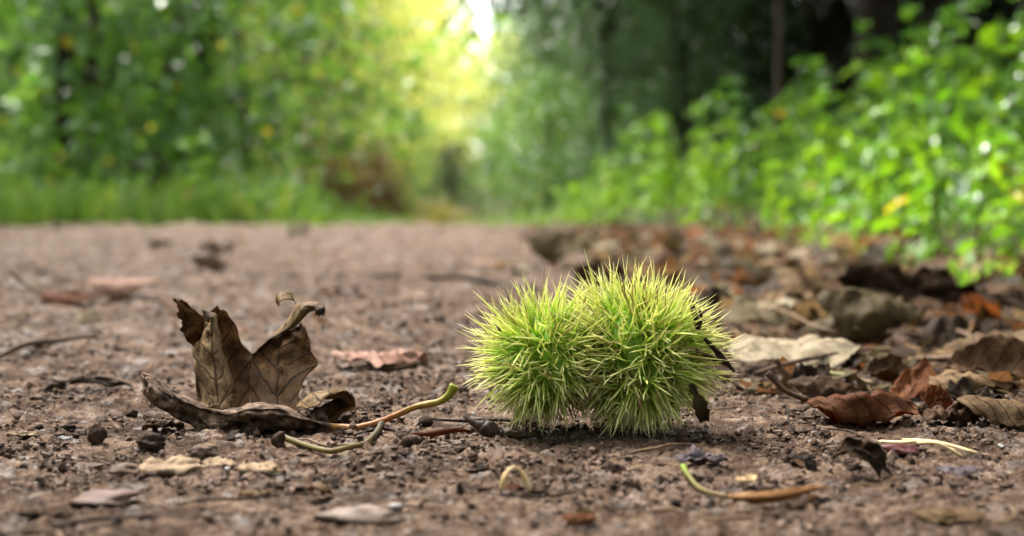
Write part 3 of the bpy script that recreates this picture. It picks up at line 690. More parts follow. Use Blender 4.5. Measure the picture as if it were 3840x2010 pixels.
K('curled_leaf', 'big olive brown curled leaf with pale ribs behind the cream leaf', 3085, 3470, 1300, M['olive'], 1.0, -1.6, -.45, -14, 14, 8, .006)
K('dark_leaf', 'large nearly black leaf propped up behind the olive curled leaf', 3150, 3690, 1215, M['black'], .42, .7, .3, -4, 48, 3, .014, 'lobed')
K('dark_leaf', 'dark brown hunched leaf beside the nearly black one near the frame edge', 3480, 3800, 1290, M['dark'], .75, -1.4, -.5, 5, 10, 0, .01)
K('curled_leaf', 'orange brown curled leaf with strong ribs at the front edge of the litter', 3030, 3490, 1592, M['orange'], .62, -1.7, -.35, -7, -8, 3, .004, lift=-.003, stalk=(-1, .3, .9, M['twig']))
K('upright_leaf', 'russet leaf with ribs curling upright behind the orange brown leaf', 3345, 3515, 1500, M['orange'], .5, .9, .9, 40, 10, -36, .0015, stalk=None, lift=.0)
K('fallen_leaf', 'small bright orange leaf standing between the curled litter leaves', 3470, 3585, 1572, M['orange'], .9, .4, .3, 10, 68, 0, .003, 'scrap')
K('crumpled_leaf', 'crumpled dark russet leaf between the orange leaf and the tan ribbed one', 3470, 3770, 1612, M['brown'], .6, -1.3, .3, -6, -8, 0, .007, 'lobed')
K('curled_leaf', 'tan ribbed curled leaf cut by the frame edge', 3630, 3990, 1625, M['tan'], .80, -1.8, -.3, -18, -6, 8, .002)
K('fallen_leaf', 'wide tan leaf between the green stalk and the olive curled leaf', 2830, 3160, 1180, M['tan'], .55, -.5, -.15, 5, 8, 0, .012)
K('fallen_leaf', 'pale salmon leaf in the litter above the green stalk', 2860, 2990, 1062, M['pale'], .6, -.8, -.3, -20, 10, 0, .01)
K('fallen_leaf', 'red brown leaf standing at the edge of the green bank', 3360, 3460, 1012, M['red'], .6, .6, .4, 60, 20, -50, .01)
K('upright_leaf', 'large dark green leaf standing up at the foot of the bank', 3480, 3640, 905, M['herb2'], .5, .4, .3, 70, 0, -62, .01, cat='leaf')
K('dark_leaf', 'dark brown leaf at the upper end of the yellow green stalk', 2640, 2790, 1165, M['dark'], .6, .8, .5, -35, 30, 15, .01)
K('fallen_leaf', 'grey green pale leaf high in the litter under the bank', 3040, 3140, 1000, M['pale'], .7, .5, .3, 10, 30, 0, .012, 'scrap')
K('fallen_leaf', 'broad olive leaf in the litter behind the burr', 2700, 2860, 1040, M['olive'], .6, -.7, -.2, 8, 14, 0, .012, 'lobed')
K('leaf_scrap', 'black bent scrap of leaf standing alone on the bare soil', 3150, 3345, 1808, M['black'], .55, 1.0, -.9, -32, 30, 14, .002, 'scrap')
K('leaf_scrap', 'lilac grey leaf scrap with a red brown rolled edge below the burr', 2545, 2735, 1752, M['purple'], .55, .7, .25, 6, 12, 0, .002, 'scrap')
K('leaf_scrap', 'yellow leaf scrap lying on the orange tan sliver', 2770, 2850, 1868, M['straw'], .5, .5, .2, 10, 10, 0, .001, 'scrap', lift=.002)
K('leaf_scrap', 'yellow brown curled scrap beside the pale flat stone near the lens', 1140, 1235, 1872, M['tan'], .6, -1.2, -.5, 60, 0, 20, .001, 'scrap')
K('leaf_scrap', 'thin green leaf edge lying below the burr beside the round bud', 1880, 2030, 1640, M['olive'], .22, .6, .3, 3, 20, 0, .001)
K('bark_flake', 'flat brown bark flake beside the curled foot of the maple leaf', 520, 680, 1610, M['brown'], .5, -.4, -.2, 8, -4, 0, .002, 'scrap', cat='bark flake')
K('bark_flake', 'dark arched bark flake on the soil up the path from the maple leaf', 150, 480, 1455, M['dark'], .25, -.7, -.45, 5, 0, 0, .003, 'scrap', cat='bark flake')
K('leaf_scrap', 'pale yellow leaf scrap near the frame edge level with the dark lumps', 10, 130, 1640, M['chip'], .4, .2, .2, 15, 8, 0, .001, 'scrap')
K('leaf_scrap', 'small white flake lying between two dark soil lumps', 205, 260, 1655, M['paleflint'], .5, .4, .2, 10, 12, 0, .0006, 'scrap')
K('leaf_scrap', 'dull brown leaf flake blurred at the frame corner before the red flat stone', 50, 225, 1950, M['brown'], .6, -.3, .1, 12, 6, 0, .0012, 'scrap')
K('leaf_scrap', 'tan leaf flake between the tan chips and the pale flat stone', 880, 1010, 1868, M['tan'], .6, -.3, .1, -10, 6, 0, .0012, 'scrap')
K('leaf_scrap', 'orange brown flake cut by the bottom of the frame below the burr', 2110, 2240, 1985, M['orange'], .6, -.3, .1, 8, 8, 0, .001, 'scrap')
K('leaf_scrap', 'pale brown flake at the bottom of the frame below the black leaf scrap', 3440, 3720, 1985, M['tan'], .4, -.3, .1, -6, 8, 0, .0012, 'scrap')
K('leaf_scrap', 'grey lilac flake on the soil near the frame edge', 3530, 3690, 1790, M['purple'], .6, -.2, .1, 10, 5, 0, .001, 'scrap')
K('leaf_scrap', 'small dark flake between the orange tan sliver and the black leaf scrap', 2960, 3070, 1745, M['dark'], .5, -.4, .2, -12, 10, 0, .0012, 'scrap')
# wood chips, near the lens
K('wood_chip', 'tan split wood chip with a dark knobbed end in front of the maple leaf', 500, 735, 1795, M['chip'], .62, .25, .1, 14, 12, 0, .0012, 'scrap', cat='wood chip')
K('wood_chip', 'tan wood chip in the middle of three in front of the maple leaf', 718, 865, 1782, M['chip'], .75, .2, .1, 20, 8, 0, .0012, 'scrap', cat='wood chip')
K('wood_chip', 'grey brown rounded wood chip below the yellow curved stalk', 880, 1028, 1798, M['chip'], .8, -.2, .1, 16, 6, 0, .0012, cat='wood chip')

for lb, a, b, py, mn, ra, cu, be, rz, rx, ry, cr, fo in [
    ('dark brown curled leaf between the cream leaf and the orange brown one', 2960, 3230, 1490, 'brown', .7, -1.2, -.3, 12, 10, 5, .003, 'oval'),
    ('flat tan leaf lying under the bent stick', 3420, 3760, 1480, 'tan', .6, -.6, -.2, -8, 8, 0, .004, 'oval'),
    ('dark leaf with raised edges below the bent stick', 3560, 3830, 1530, 'dark', .7, 1.1, .3, 14, 20, 6, .004, 'lobed'),
    ('large brown leaf folded along its rib beside the frame edge', 3600, 3990, 1450, 'brown', .8, 1.3, .2, -22, 24, 4, .004, 'oval'),
    ('light tan leaf arched over the dark litter beside the frame edge', 3560, 3900, 1345, 'tan', .7, -1.3, -.4, 16, 10, -6, .004, 'oval'),
    ('olive leaf lying flat before the big curled olive leaf', 3180, 3480, 1395, 'olive', .6, -.5, -.2, -10, 8, 0, .004, 'lobed'),
    ('russet leaf peeping out under the cream leaf', 3060, 3240, 1435, 'orange', .6, -.8, .2, 20, 10, 0, .003, 'oval'),
    ('brown leaf with its edges rolled in behind the upright russet leaf', 3250, 3480, 1440, 'brown', .8, 1.4, .2, -16, 18, 5, .003, 'oval'),
    ('pale brown leaf lying flat behind the green tips of the large burr', 2760, 3010, 1300, 'tan', .6, -.5, -.2, 8, 8, 0, .004, 'lobed'),
    ('dark leaf hunched over beside the end of the long stalk', 3000, 3190, 1330, 'dark', .8, -1.2, -.3, -25, 10, 0, .004, 'oval'),
    ('cream leaf standing on edge between dark leaves under the bank', 3500, 3680, 1180, 'pale', .7, .8, .3, 25, 40, 10, .005, 'oval'),
    ('broad brown leaf under the bank beside the black one', 3660, 3960, 1190, 'brown', .7, -.9, -.3, -12, 12, 0, .006, 'lobed'),
    ('tan leaf with a wavy edge halfway up the litter', 2900, 3180, 1120, 'tan', .7, -.8, -.3, 14, 14, 0, .006, 'lobed'),
    ('dark leaf shading the soil right behind the burr', 2560, 2760, 1230, 'dark', .8, -1.1, -.3, 10, 12, 0, .005, 'oval')]:
    K('curled_leaf' if abs(cu) > 1 else 'fallen_leaf', lb, a, b, py, M[mn], ra, cu, be, rz, rx, ry, cr, fo)

# --- filler litter: brown leaves one cannot tell apart, along the far side of the litter band
gl = np.random.default_rng(77)
LM = [leaf_geo(.055, .033, c_, b_, .006, 900 + i, f_, 18, 9) for i, (c_, b_, f_) in enumerate([(-.7, -.2, 'oval'), (.8, .3, 'lobed'), (-1.3, -.3, 'oval'), (.3, .2, 'scrap'), (-.4, .3, 'lobed'), (1.3, .2, 'oval')])]
LO = []
mats = ['brown', 'tan', 'olive', 'pale', 'dark', 'orange', 'brown', 'tan', 'dark', 'pink', 'olive', 'brown', 'dark']
meshes_l = {}
def litter_mesh(i, mn):
    if (i, mn) not in meshes_l:
        V, F, U = LM[i]; V = V - np.array([0, 0, V[:, 2].min()])
        o = mk('litter_leaf', V, F, M[mn], None, U); meshes_l[(i, mn)] = o.data; bpy.data.objects.remove(o)
    return meshes_l[(i, mn)]
desc = {'brown': 'dull brown', 'tan': 'light tan', 'olive': 'olive brown', 'pale': 'cream coloured', 'dark': 'almost black', 'orange': 'russet', 'pink': 'pinkish', 'chip': 'woody tan'}
cnt = 0
while cnt < 290:
    y = .60 + 5.5 * gl.random() ** 1.8; e = float(edge_x(np.array(y))) + .13 * min(max(y - 2.2, 0), 1.5)
    x = e + gl.normal() * .03 + gl.random() ** 1.1 * (float(green_x(np.array(y))) - e + .12)
    if x / y > .45 or x < e - .06 or (y < .80 and x < .21): continue
    if .125 < x / y < .31 and .52 < y < 1.5 and gl.random() < .45: continue
    mn = mats[int(gl.integers(len(mats)))]; o = bpy.data.objects.new('litter_leaf', litter_mesh(int(gl.integers(6)), mn)); C.objects.link(o)
    s_ = min(.65 + .8 * gl.random(), .42 + .36 * y); o.scale = (s_,) * 3; o.location = (x, y, Hs(x, y) + .001 + .008 * gl.random())
    o.rotation_euler = (gl.normal() * .4, gl.normal() * .3, gl.random() * 6.28)
    zone = ('in the near litter below the big curled olive leaf' if y < .8 else 'in the litter around the cream leaf' if y < 1.1 and x / y < .24 else 'in the litter beside the frame edge' if y < 1.1 else 'in the litter at the foot of the green bank' if x > float(green_x(np.array(y))) - .15 else 'halfway up the litter behind the burr' if y < 2.4 else 'far up the litter where the bare path begins')
    tag(o, desc[mn] + ' dry leaf ' + zone, 'leaf', desc[mn] + ' leaves in the litter'); cnt += 1
for k in range(95):
    y = .8 + 6.4 * gl.random() ** 1.0; x = (gl.random() * 2 - 1) * .36 * y
    if x > float(edge_x(np.array(y))) - .05: continue
    mn = ['brown', 'tan', 'dark', 'pink', 'pale'][int(gl.integers(5))]
    o = bpy.data.objects.new('path_leaf', litter_mesh(int(gl.integers(6)), mn)); C.objects.link(o)
    s_ = (.25 + .5 * gl.random()) * min(1.6, .6 + .2 * y); o.scale = (s_, s_, s_ * .8); o.location = (x, y, Hs(x, y)); o.rotation_euler = (gl.normal() * .2, gl.normal() * .2, gl.random() * 6.28)
    zone = 'far up the bare path' if y > 4 else ('midway along the path' if y > 1.8 else 'on the nearer path') + (' behind the maple leaf' if x / y < -.1 else ' between maple leaf and burr')
    tag(o, 'small ' + desc[mn] + ' leaf lying ' + zone, 'leaf', 'small ' + desc[mn] + ' leaves on the path')

# ------------------------------------------------------------------ sticks, stalks, straws
def stick(name, label, pts, rad, mat, group=None, cat='twig', sides=7, n=14, bump=.08, ground=True, lift=0):
    """pts: (px, py, height over ground in mm) with the row read on the ground, or (px, py, Y) when ground is False"""
    P = []
    for a, b, c in pts:
        if ground:
            p = gp(a, b); p[2] = Hs(p[0], p[1]) + c / 1000
        else: p = pt(a, b, c)
        P.append(p)
    P = np.array(P); r = np.array(rad) / 1000 if np.ndim(rad) else np.full(len(P), rad / 1000)
    if ground: P[:, 2] += r * .6
    o = P.mean(0); V, F, U = tube(P - o, r, sides, n, bump, len(label))
    ob = mk(name, V, F, mat, None, U); ob.location = o
    return tag(ob, label, cat, group)
stick('leaf_stalk', 'yellow green curved leaf stalk lying in front of the maple leaf', [(1050, 1663, 1.5), (1136, 1686, 1), (1237, 1711, 1), (1313, 1703, 1), (1368, 1681, 1), (1414, 1652, 1), (1431, 1634, 1.5)], [1.1, .9, .85, .85, .9, 1.0, 1.15], M['stalk2'], cat='stalk', n=24, bump=.05)
stick('twig', 'dark straight needle lying under the small burr', [(1600, 1580, 1), (1750, 1588, 1), (1900, 1600, 1), (2060, 1625, 1)], [.3, .6, .7, .4], M['bark'])
stick('bark_sliver', 'red brown bark sliver pointing at the round bud', [(1540, 1650, 1), (1620, 1656, 1.3), (1700, 1652, 1.3), (1770, 1638, 1)], [.2, 1.0, .9, .4], M['orange'], cat='bark sliver')
stick('twig', 'thin red brown twig under the maple leaf stalk', [(1290, 1655, .3), (1370, 1640, .6), (1450, 1640, .6), (1530, 1655, .3)], [.2, .5, .5, .3], M['bark'])
stick('twig', 'long grey brown twig at the frame edge beside the maple leaf', [(-30, 1362, 1), (100, 1342, 3), (220, 1320, 3), (350, 1300, 2)], [1.2, 1.5, 1.4, .8], M['twig'])
stick('twig', 'fine black twig with an upright hook on the bare soil', [(2950, 1590, 6), (2975, 1622, 1), (3080, 1618, .6), (3180, 1628, .5), (3240, 1640, .5)], [.25, .45, .3, .25, .2], M['bark'])
stick('leaf_stalk', 'long yellow green leaf stalk slanting through the litter behind the burr', [(2700, 1140, 10), (2800, 1185, 11), (2940, 1245, 10), (3050, 1285, 8), (3160, 1295, 5)], [1.3, 1.05, 1.0, 1.0, .9], M['stalk4'], cat='stalk')
stick('straw', 'yellow straw passing behind the dried red fruit', [(3300, 1652, .5), (3380, 1675, .5), (3500, 1690, .8), (3665, 1708, .5)], [.5, .55, .55, .6], M['straw'], cat='straw', bump=.03)
stick('straw', 'thin upper straw that meets the others at one tip', [(3385, 1655, .5), (3470, 1672, .6), (3580, 1694, .8)], [.35, .4, .4], M['straw'], cat='straw', bump=.03)
stick('straw', 'shortest straw lying against the dried red fruit', [(3440, 1688, 1), (3520, 1700, 1), (3610, 1704, 1)], [.5, .5, .4], M['straw'], cat='straw', bump=.03)
stick('stick', 'brown bent stick crossing the litter near the frame edge', [(3440, 1395, 6), (3600, 1415, 9), (3690, 1420, 10), (3880, 1350, 13)], [1.3, 1.6, 1.8, 2.1], M['twig'], cat='stick')
stick('stick', 'reddish stick lying behind the bent stick', [(3560, 1270, 9), (3640, 1320, 9), (3720, 1385, 7)], [1.5, 1.5, 1.2], M['twig'], cat='stick')
stick('leaf_stalk', 'short yellow stalk in the litter under the cream leaf', [(3080, 1430, 4), (3160, 1440, 5), (3280, 1455, 3)], [1.1, 1.1, .8], M['stalk3'], cat='stalk')
stick('stick', 'long brown stalk behind the cream leaf pointing at the burr', [(2830, 1430, 3), (2930, 1418, 5), (3080, 1400, 6), (3250, 1370, 8)], [1.0, 1.1, 1.1, .9], M['twig'], cat='stick')
stick('stick', 'dark stick lying on the path behind the small burr', [(1600, 1052, 3), (1760, 1050, 6), (1900, 1060, 5), (2010, 1095, 3)], [2.5, 3, 3, 2], M['bark'], cat='stick')
stick('wishbone_chaff', 'pale forked piece of chaff standing like a wishbone on the near soil', [(1878, 1845, .357), (1888, 1800, .357), (1908, 1764, .358), (1928, 1752, .359), (1950, 1764, .360), (1975, 1805, .360), (1990, 1848, .360)], [.35, .75, .5, .4, .5, .8, .35], M['straw'], cat='chaff', bump=.1, ground=False)
gs = np.random.default_rng(5)
for k in range(50):     # little dry stalks and needles pressed into the soil
    y = .30 + 1.3 * gs.random() ** 1.6; x = (gs.random() * 2 - 1) * .37 * y
    if x > float(edge_x(np.array(y))) + .02: continue
    a = gs.normal() * .6; l = (.008 + .035 * gs.random()) * (1 + y * .4); P = []
    for t_ in np.linspace(-.5, .5, 5):
        xx = x + l * t_ * math.cos(a) + .002 * gs.normal(); yy = y + l * t_ * math.sin(a) + .002 * gs.normal()
        P.append((xx, yy, Hs(xx, yy) + .0005 + .0012 * gs.random()))
    P = np.array(P); c = P.mean(0); rr = .00018 + .0004 * gs.random()
    V, F, U = tube(P - c, rr * np.array([.4, 1, 1, .9, .4]), 5, 8, .1, k)
    mn = ['fibre', 'twig', 'bark', 'fibre'][k % 4]
    o = mk('plant_fibre', V, F, M[mn], None, U); o.location = c
    dn = {'fibre': 'tan', 'twig': 'brown', 'bark': 'blackish'}[mn]
    zone = 'near the lens' if y < .42 else 'level with the maple leaf and burr' if y < .62 else 'behind the maple leaf and burr'
    tag(o, dn + ' bit of dry stalk pressed into the soil ' + zone, 'plant debris', dn + ' bits of dry stalk on the soil')

# ------------------------------------------------------------------ clods, stones, crumbs
def ico(sub):
    import bmesh
    b = bmesh.new(); bmesh.ops.create_icosphere(b, subdivisions=sub, radius=1)
    V = np.array([v.co[:] for v in b.verts]); F = np.array([[v.index for v in f.verts] for f in b.faces]); b.free(); return V, F
I1, I2, I3 = ico(1), ico(2), ico(3)
def blob(seed, base, amp=.28, fr=1.6, flat=.8):
    V, F = base; k = seed * 7.3
    n = 1 + amp * 2 * (vnoise(V[:, 0] * fr + k, V[:, 1] * fr + V[:, 2] * 1.3 * fr) + vnoise(V[:, 2] * fr + 40 + k, V[:, 0] * fr - V[:, 1] * fr)) + amp * .8 * (vnoise(V[:, 0] * 5 + k, V[:, 1] * 5 + V[:, 2] * 4)) + amp * .7 * vnoise(V[:, 0] * 9 + V[:, 2] * 7 + k, V[:, 1] * 9 - V[:, 2] * 6)
    W = V * n[:, None]; W[:, 2] *= flat; return W, F
def lump(name, label, px, py, wpx, hpx, mat, cat, dpx=None, seed=1, amp=.25, rz=0, group=None, base=I3, flat=None):
    """a lump whose foot is seen at (px, py), wpx wide and hpx high in the photo"""
    p = gp(px, py); s_ = p[1] / FPX; V, F = blob(seed, base, amp, flat=1)
    V = (V - (V.max(0) + V.min(0)) / 2) / np.ptp(V, axis=0) * np.array([wpx, dpx or wpx * .8, hpx]) * s_
    V[:, 2] += hpx * s_ * .42
    o = mk(name, V, F, mat); o.location = (p[0], p[1] + (dpx or wpx) * .4 * s_, Hs(p[0], p[1] + wpx * .4 * s_)); o.rotation_euler[2] = R(rz)
    return tag(o, label, cat, group)
lump('soil_lump', 'dark egg shaped lump of soil standing upright near the maple leaf', 355, 1655, 78, 92, M['clod'], 'soil lump', seed=3)
lump('soil_lump', 'curved knobbly dark lump lying before the maple leaf', 555, 1705, 150, 80, M['clod'], 'soil lump', 90, seed=8, amp=.4, rz=-25)
lump('soil_lump', 'small dark lump beside the rolled horn of the maple leaf', 490, 1560, 48, 34, M['clod'], 'soil lump', seed=5)
lump('soil_lump', 'flat topped dark nugget next to the end of the curved yellow stalk', 1540, 1690, 84, 48, M['clod'], 'soil lump', seed=6, amp=.18)
lump('soil_lump', 'dark angular nugget below the round bud', 1770, 1742, 48, 40, M['clod'], 'soil lump', seed=9)
lump('soil_lump', 'crumbly brown lump in the shade under the small burr', 2080, 1664, 52, 40, M['clod'], 'soil lump', seed=10)
lump('soil_lump', 'dark knob on the end of the yellow curved stalk', 1040, 1690, 56, 70, M['clod'], 'soil lump', seed=12)
lump('soil_lump', 'blurred round brown lump at the end of the tan wood chip', 460, 1790, 130, 56, M['crumb'], 'soil lump', seed=13)
lump('soil_lump', 'blurred grey brown mound behind the tan wood chips', 740, 1735, 100, 56, M['crumb'], 'soil lump', seed=14)
lump('soil_lump', 'small dark upright chip of soil near the wishbone chaff', 1725, 1860, 34, 62, M['clod'], 'soil lump', seed=15)
lump('soil_lump', 'wedge shaped brown chip of soil below the large burr', 2290, 1790, 80, 40, M['clod'], 'soil lump', seed=16)
lump('soil_lump', 'brown ball of soil just below the large burr', 2150, 1735, 40, 36, M['clod'], 'soil lump', seed=17)
lump('flat_stone', 'blurred flat reddish brown stone close to the lens', 360, 1915, 262, 62, M['redstone'], 'stone', 300, seed=21, amp=.3, rz=6)
lump('flat_stone', 'large blurred pale flat stone close to the lens', 1345, 1975, 385, 66, M['stone'], 'stone', 300, seed=22, amp=.34, rz=-3)
lump('flint_chip', 'small white angular chip on the end of the pale flat stone', 1480, 1915, 64, 34, M['paleflint'], 'stone', seed=23, amp=.12)
lump('flint_chip', 'white shiny chip on the front of the pale flat stone', 1400, 1962, 100, 26, M['paleflint'], 'stone', 60, seed=24, amp=.12)
lump('dried_fruit', 'lumpy dark red dried fruit lying against the yellow straws', 3385, 1728, 150, 52, M['berry'], 'fruit', 90, seed=31, amp=.3, rz=-8)
for o in bpy.data.objects:
    if o.name == 'dried_fruit':   # bobbles of the fruit
        pass
gc = np.random.default_rng(91)
CM = []
for i in range(8):
    V, F = blob(50 + i, I2, .32, 1.8, .75); o = mk('soil_clod', V, F, M['clod'] if i < 3 else M['crumb'], smooth=i % 2 == 0); CM.append(o.data); bpy.data.objects.remove(o)
cnt = 0
while cnt < 190:
    y = .29 + .75 * gc.random() ** 1.5; x = (gc.random() * 2 - 1) * .38 * y
    if x > float(edge_x(np.array(y))) + .05: continue
    i = int(gc.integers(8)); o = bpy.data.objects.new('soil_clod', CM[i]); C.objects.link(o)
    r_ = (.0009 + .0020 * gc.random() ** 2.2) * (.6 + .8 * y); o.scale = (r_ * (.8 + .6 * gc.random()), r_ * (.8 + .6 * gc.random()), r_ * (.6 + .5 * gc.random()))
    o.location = (x, y, Hs(x, y) + r_ * .25); o.rotation_euler = (gc.normal() * .3, gc.normal() * .3, gc.random() * 6.28)
    dn = 'dark crumbly' if i < 3 else 'light brown'
    q_ = x / y; zone = ('beyond ' if y > .5 else 'before ') + ('the frame edge corner of soil' if abs(q_) > .29 else 'the maple leaf' if q_ < -.11 else 'the green tipped maple stalk' if q_ < -.03 else 'the chestnut burr' if q_ < .16 else 'the black leaf scrap')
    tag(o, dn + ' clod of soil lying loose ' + zone.replace('beyond the frame edge corner of soil', 'at the far frame edge').replace('before the frame edge corner of soil', 'at the near frame edge'), 'soil clod', dn + ' soil clods on the path'); cnt += 1
def crumbs(name, n, mat, rmin, rmax, label, pw=1.5, seed=1):
    g = np.random.default_rng(seed); V0, F0 = I1
    y = .27 + 1.5 * g.random(n) ** pw; x = (g.random(n) * 2 - 1) * (.42 * y + .02)
    cl = fbm(x * 45, y * 35, 2, 31); keep = cl > -.02 + .26 * (g.random(n) - .5); x, y = x[keep], y[keep]; n = len(x)
    z = H(x, y); r = (rmin + (rmax - rmin) * g.random(n) ** 3) * (.5 + y)
    V = V0[None] * (1 + .35 * g.normal(size=(n, len(V0), 1))) * (r[:, None] * (.7 + .6 * g.random((n, 3))) * np.array([1, 1, .75]))[:, None]
    V = V + np.stack([x, y, z + r * .2], 1)[:, None]
    F = (np.arange(n)[:, None, None] * len(V0) + F0[None]).reshape(-1, 3)
    tag(mk(name, V.reshape(-1, 3), F, mat, smooth=False), label, kind='stuff')
crumbs('soil_crumbs', 26000, M['crumb'], .0002, .0015, 'fine crumbs of brown soil strewn over the path', 1.7, 1)
crumbs('dark_crumbs', 11000, M['clod'], .0002, .0015, 'fine dark specks of soil and humus on the path', 1.7, 2)
def focus_crumbs(name, n, mat, rmin, rmax, label, seed):
    g = np.random.default_rng(seed); V0, F0 = I1
    y = .36 + .34 * g.random(n); x = (g.random(n) * 2 - 1) * .39 * y
    keep = fbm(x * 60, y * 40, 3, 57) > .06 + .25 * (g.random(n) - .5); x, y = x[keep], y[keep]; n = len(x)
    r = rmin + (rmax - rmin) * g.random(n) ** 3.5
    V = V0[None] * (1 + .4 * g.normal(size=(n, len(V0), 1))) * (r[:, None] * (.7 + .7 * g.random((n, 3))) * np.array([1, 1, .8]))[:, None] + np.stack([x, y, H(x, y) + r * .3], 1)[:, None]
    tag(mk(name, V.reshape(-1, 3), (np.arange(n)[:, None, None] * len(V0) + F0[None]).reshape(-1, 3), mat, smooth=False), label, kind='stuff')
focus_crumbs('soil_grains', 14000, M['crumb'], .00025, .0014, 'brown grains of soil between the maple leaf and the burr', 11)
focus_crumbs('dark_grains', 9000, M['clod'], .00025, .0015, 'dark grains of humus between the maple leaf and the burr', 12)
crumbs('small_stones', 260, M['stone'], .0008, .0030, 'small brown and pale stones trodden into the path', 1.5, 7)
crumbs('pale_grit', 1500, M['paleflint'], .00025, .0010, 'pale grains of grit in the soil', 1.6, 3)
crumbs('tan_chaff', 2200, M['chip'], .00025, .0012, 'tan crumbs of chaff in the soil', 1.6, 4)

def scraps(name, n, mat, place, smin, smax, label, seed):
    g = np.random.default_rng(seed); x, y = place(g, n); n = len(x); z = H(x, y)
    a = g.random(n) * 6.28; l = (smin + (smax - smin) * g.random(n) ** 2) * np.clip(y * 1.1, .4, 1.6); wd = l * (.2 + .5 * g.random(n)); ti = g.normal(size=n) * .35
    D = np.stack([np.cos(a), np.sin(a), ti], 1); S = np.stack([-np.sin(a), np.cos(a), g.normal(size=n) * .35], 1)
    c = np.stack([x, y, z + l * .12 + .0006], 1); up = np.array([0, 0, 1.0]) * (l * .25 * g.normal(size=n))[:, None]
    V = np.stack([c - D * l[:, None], c - S * wd[:, None] * .8 + up, c + S * wd[:, None] + up, c + D * l[:, None] * .9, c + D * (l * .4)[:, None] - S * (wd * 1.1)[:, None] + up * .3], 1).reshape(-1, 3)
    i = np.arange(n)[:, None] * 5; F = np.vstack([i + np.array([[0, 1, 2]]), i + np.array([[1, 4, 2]]), i + np.array([[4, 3, 2]])])
    tag(mk(name, V, F, mat, uv=np.tile([[.5, 0], [.2, .3], [.8, .4], [.5, 1], [.2, .7]], (n, 1))), label, kind='stuff')
def pl_litter(g, n):
    y = .56 + 5 * g.random(n) ** 1.7; x = edge_x(y) - .02 + (green_x(y) - edge_x(y) + .2) * g.random(n); return x, y
def pl_path(g, n):
    y = .30 + 6.5 * g.random(n) ** 1.25; x = (g.random(n) * 2 - 1) * .42 * y; k = (x < edge_x(y) + .1) & (vnoise(x * 5, y * 4, 44) > -.12 + .2 * (g.random(n) - .5)); return x[k], y[k]
for mn, n1, n2 in (('brown', 1500, 900), ('tan', 900, 600), ('dark', 1500, 1500), ('olive', 700, 200), ('orange', 140, 90), ('pale', 220, 420), ('chip', 60, 420)):
    scraps('litter_scraps', n1, M[mn], pl_litter, .003, .022, 'broken scraps of ' + desc[mn] + ' leaf in the litter', len(mn) + n1)
    scraps('path_scraps', n2, M[mn], pl_path, .0015, .009, 'tiny ' + desc[mn] + ' leaf scraps trodden into the path', len(mn) + n2)

# round bud with a pointed tip
p = gp(1830, 1672); s_ = p[1] / FPX; root = empty('bud', (p[0], p[1] + .004, Hs(p[0], p[1])), 'round dark brown bud with a pointed tip lying before the small burr', 'bud')
V, F = blob(61, I3, .10, flat=1); V = V * np.array([40, 38, 36]) * s_; V[:, 2] += 34 * s_; mk('shell', V, F, M['bud'], root)
V, F, U = tube(np.array([(-18, 0, 44), (-45, 0, 52), (-70, 0, 66), (-98, 4, 86)]) * s_, np.array([26, 17, 10, 2]) * s_, 8, 10, .08); mk('tip', V, F, M['bud'], root, U)
V, F, U = tube(np.array([(28, -8, 56), (38, -14, 36), (36, -16, 14)]) * s_, np.array([3, 7, 4]) * s_, 6, 8, .1); mk('scale_edge', V, F, M['orange'], root, U)

# ------------------------------------------------------------------ the dry sycamore (maple) leaf
YL = .462
def patch(rows, nr=26, nc=22, wob=.00035, seed=0, ragged=.0):
    P = np.array([[pt(a, b, YL + d / 1000) for a, b, d in r] for r in rows])
    Q = catmull(P, nr); Q = catmull(Q.transpose(1, 0, 2), nc).transpose(1, 0, 2)
    ii, jj = np.meshgrid(np.linspace(0, 1, nr), np.linspace(0, 1, nc), indexing='ij')
    n = fbm(ii * 7 + seed * 3.1, jj * 6 + seed, 3, seed); n2 = fbm(ii * 7 + seed * 5.1 + 20, jj * 6, 3, seed + 5)
    Q[..., 1] += wob * 3 * n; Q[..., 2] += wob * n2; Q[..., 0] += wob * n * .6
    if ragged:
        Q[:, -1, 0] += ragged * vnoise(np.linspace(0, 11, nr), np.zeros(nr), seed); Q[-1, :, 2] += ragged * vnoise(np.linspace(0, 9, nc), np.zeros(nc), seed + 2)
        Q[:, 0, 0] += ragged * vnoise(np.linspace(0, 13, nr), np.ones(nr), seed)
    return Q.reshape(-1, 3), grid_faces(nr, nc), np.stack([jj, ii], -1).reshape(-1, 2)
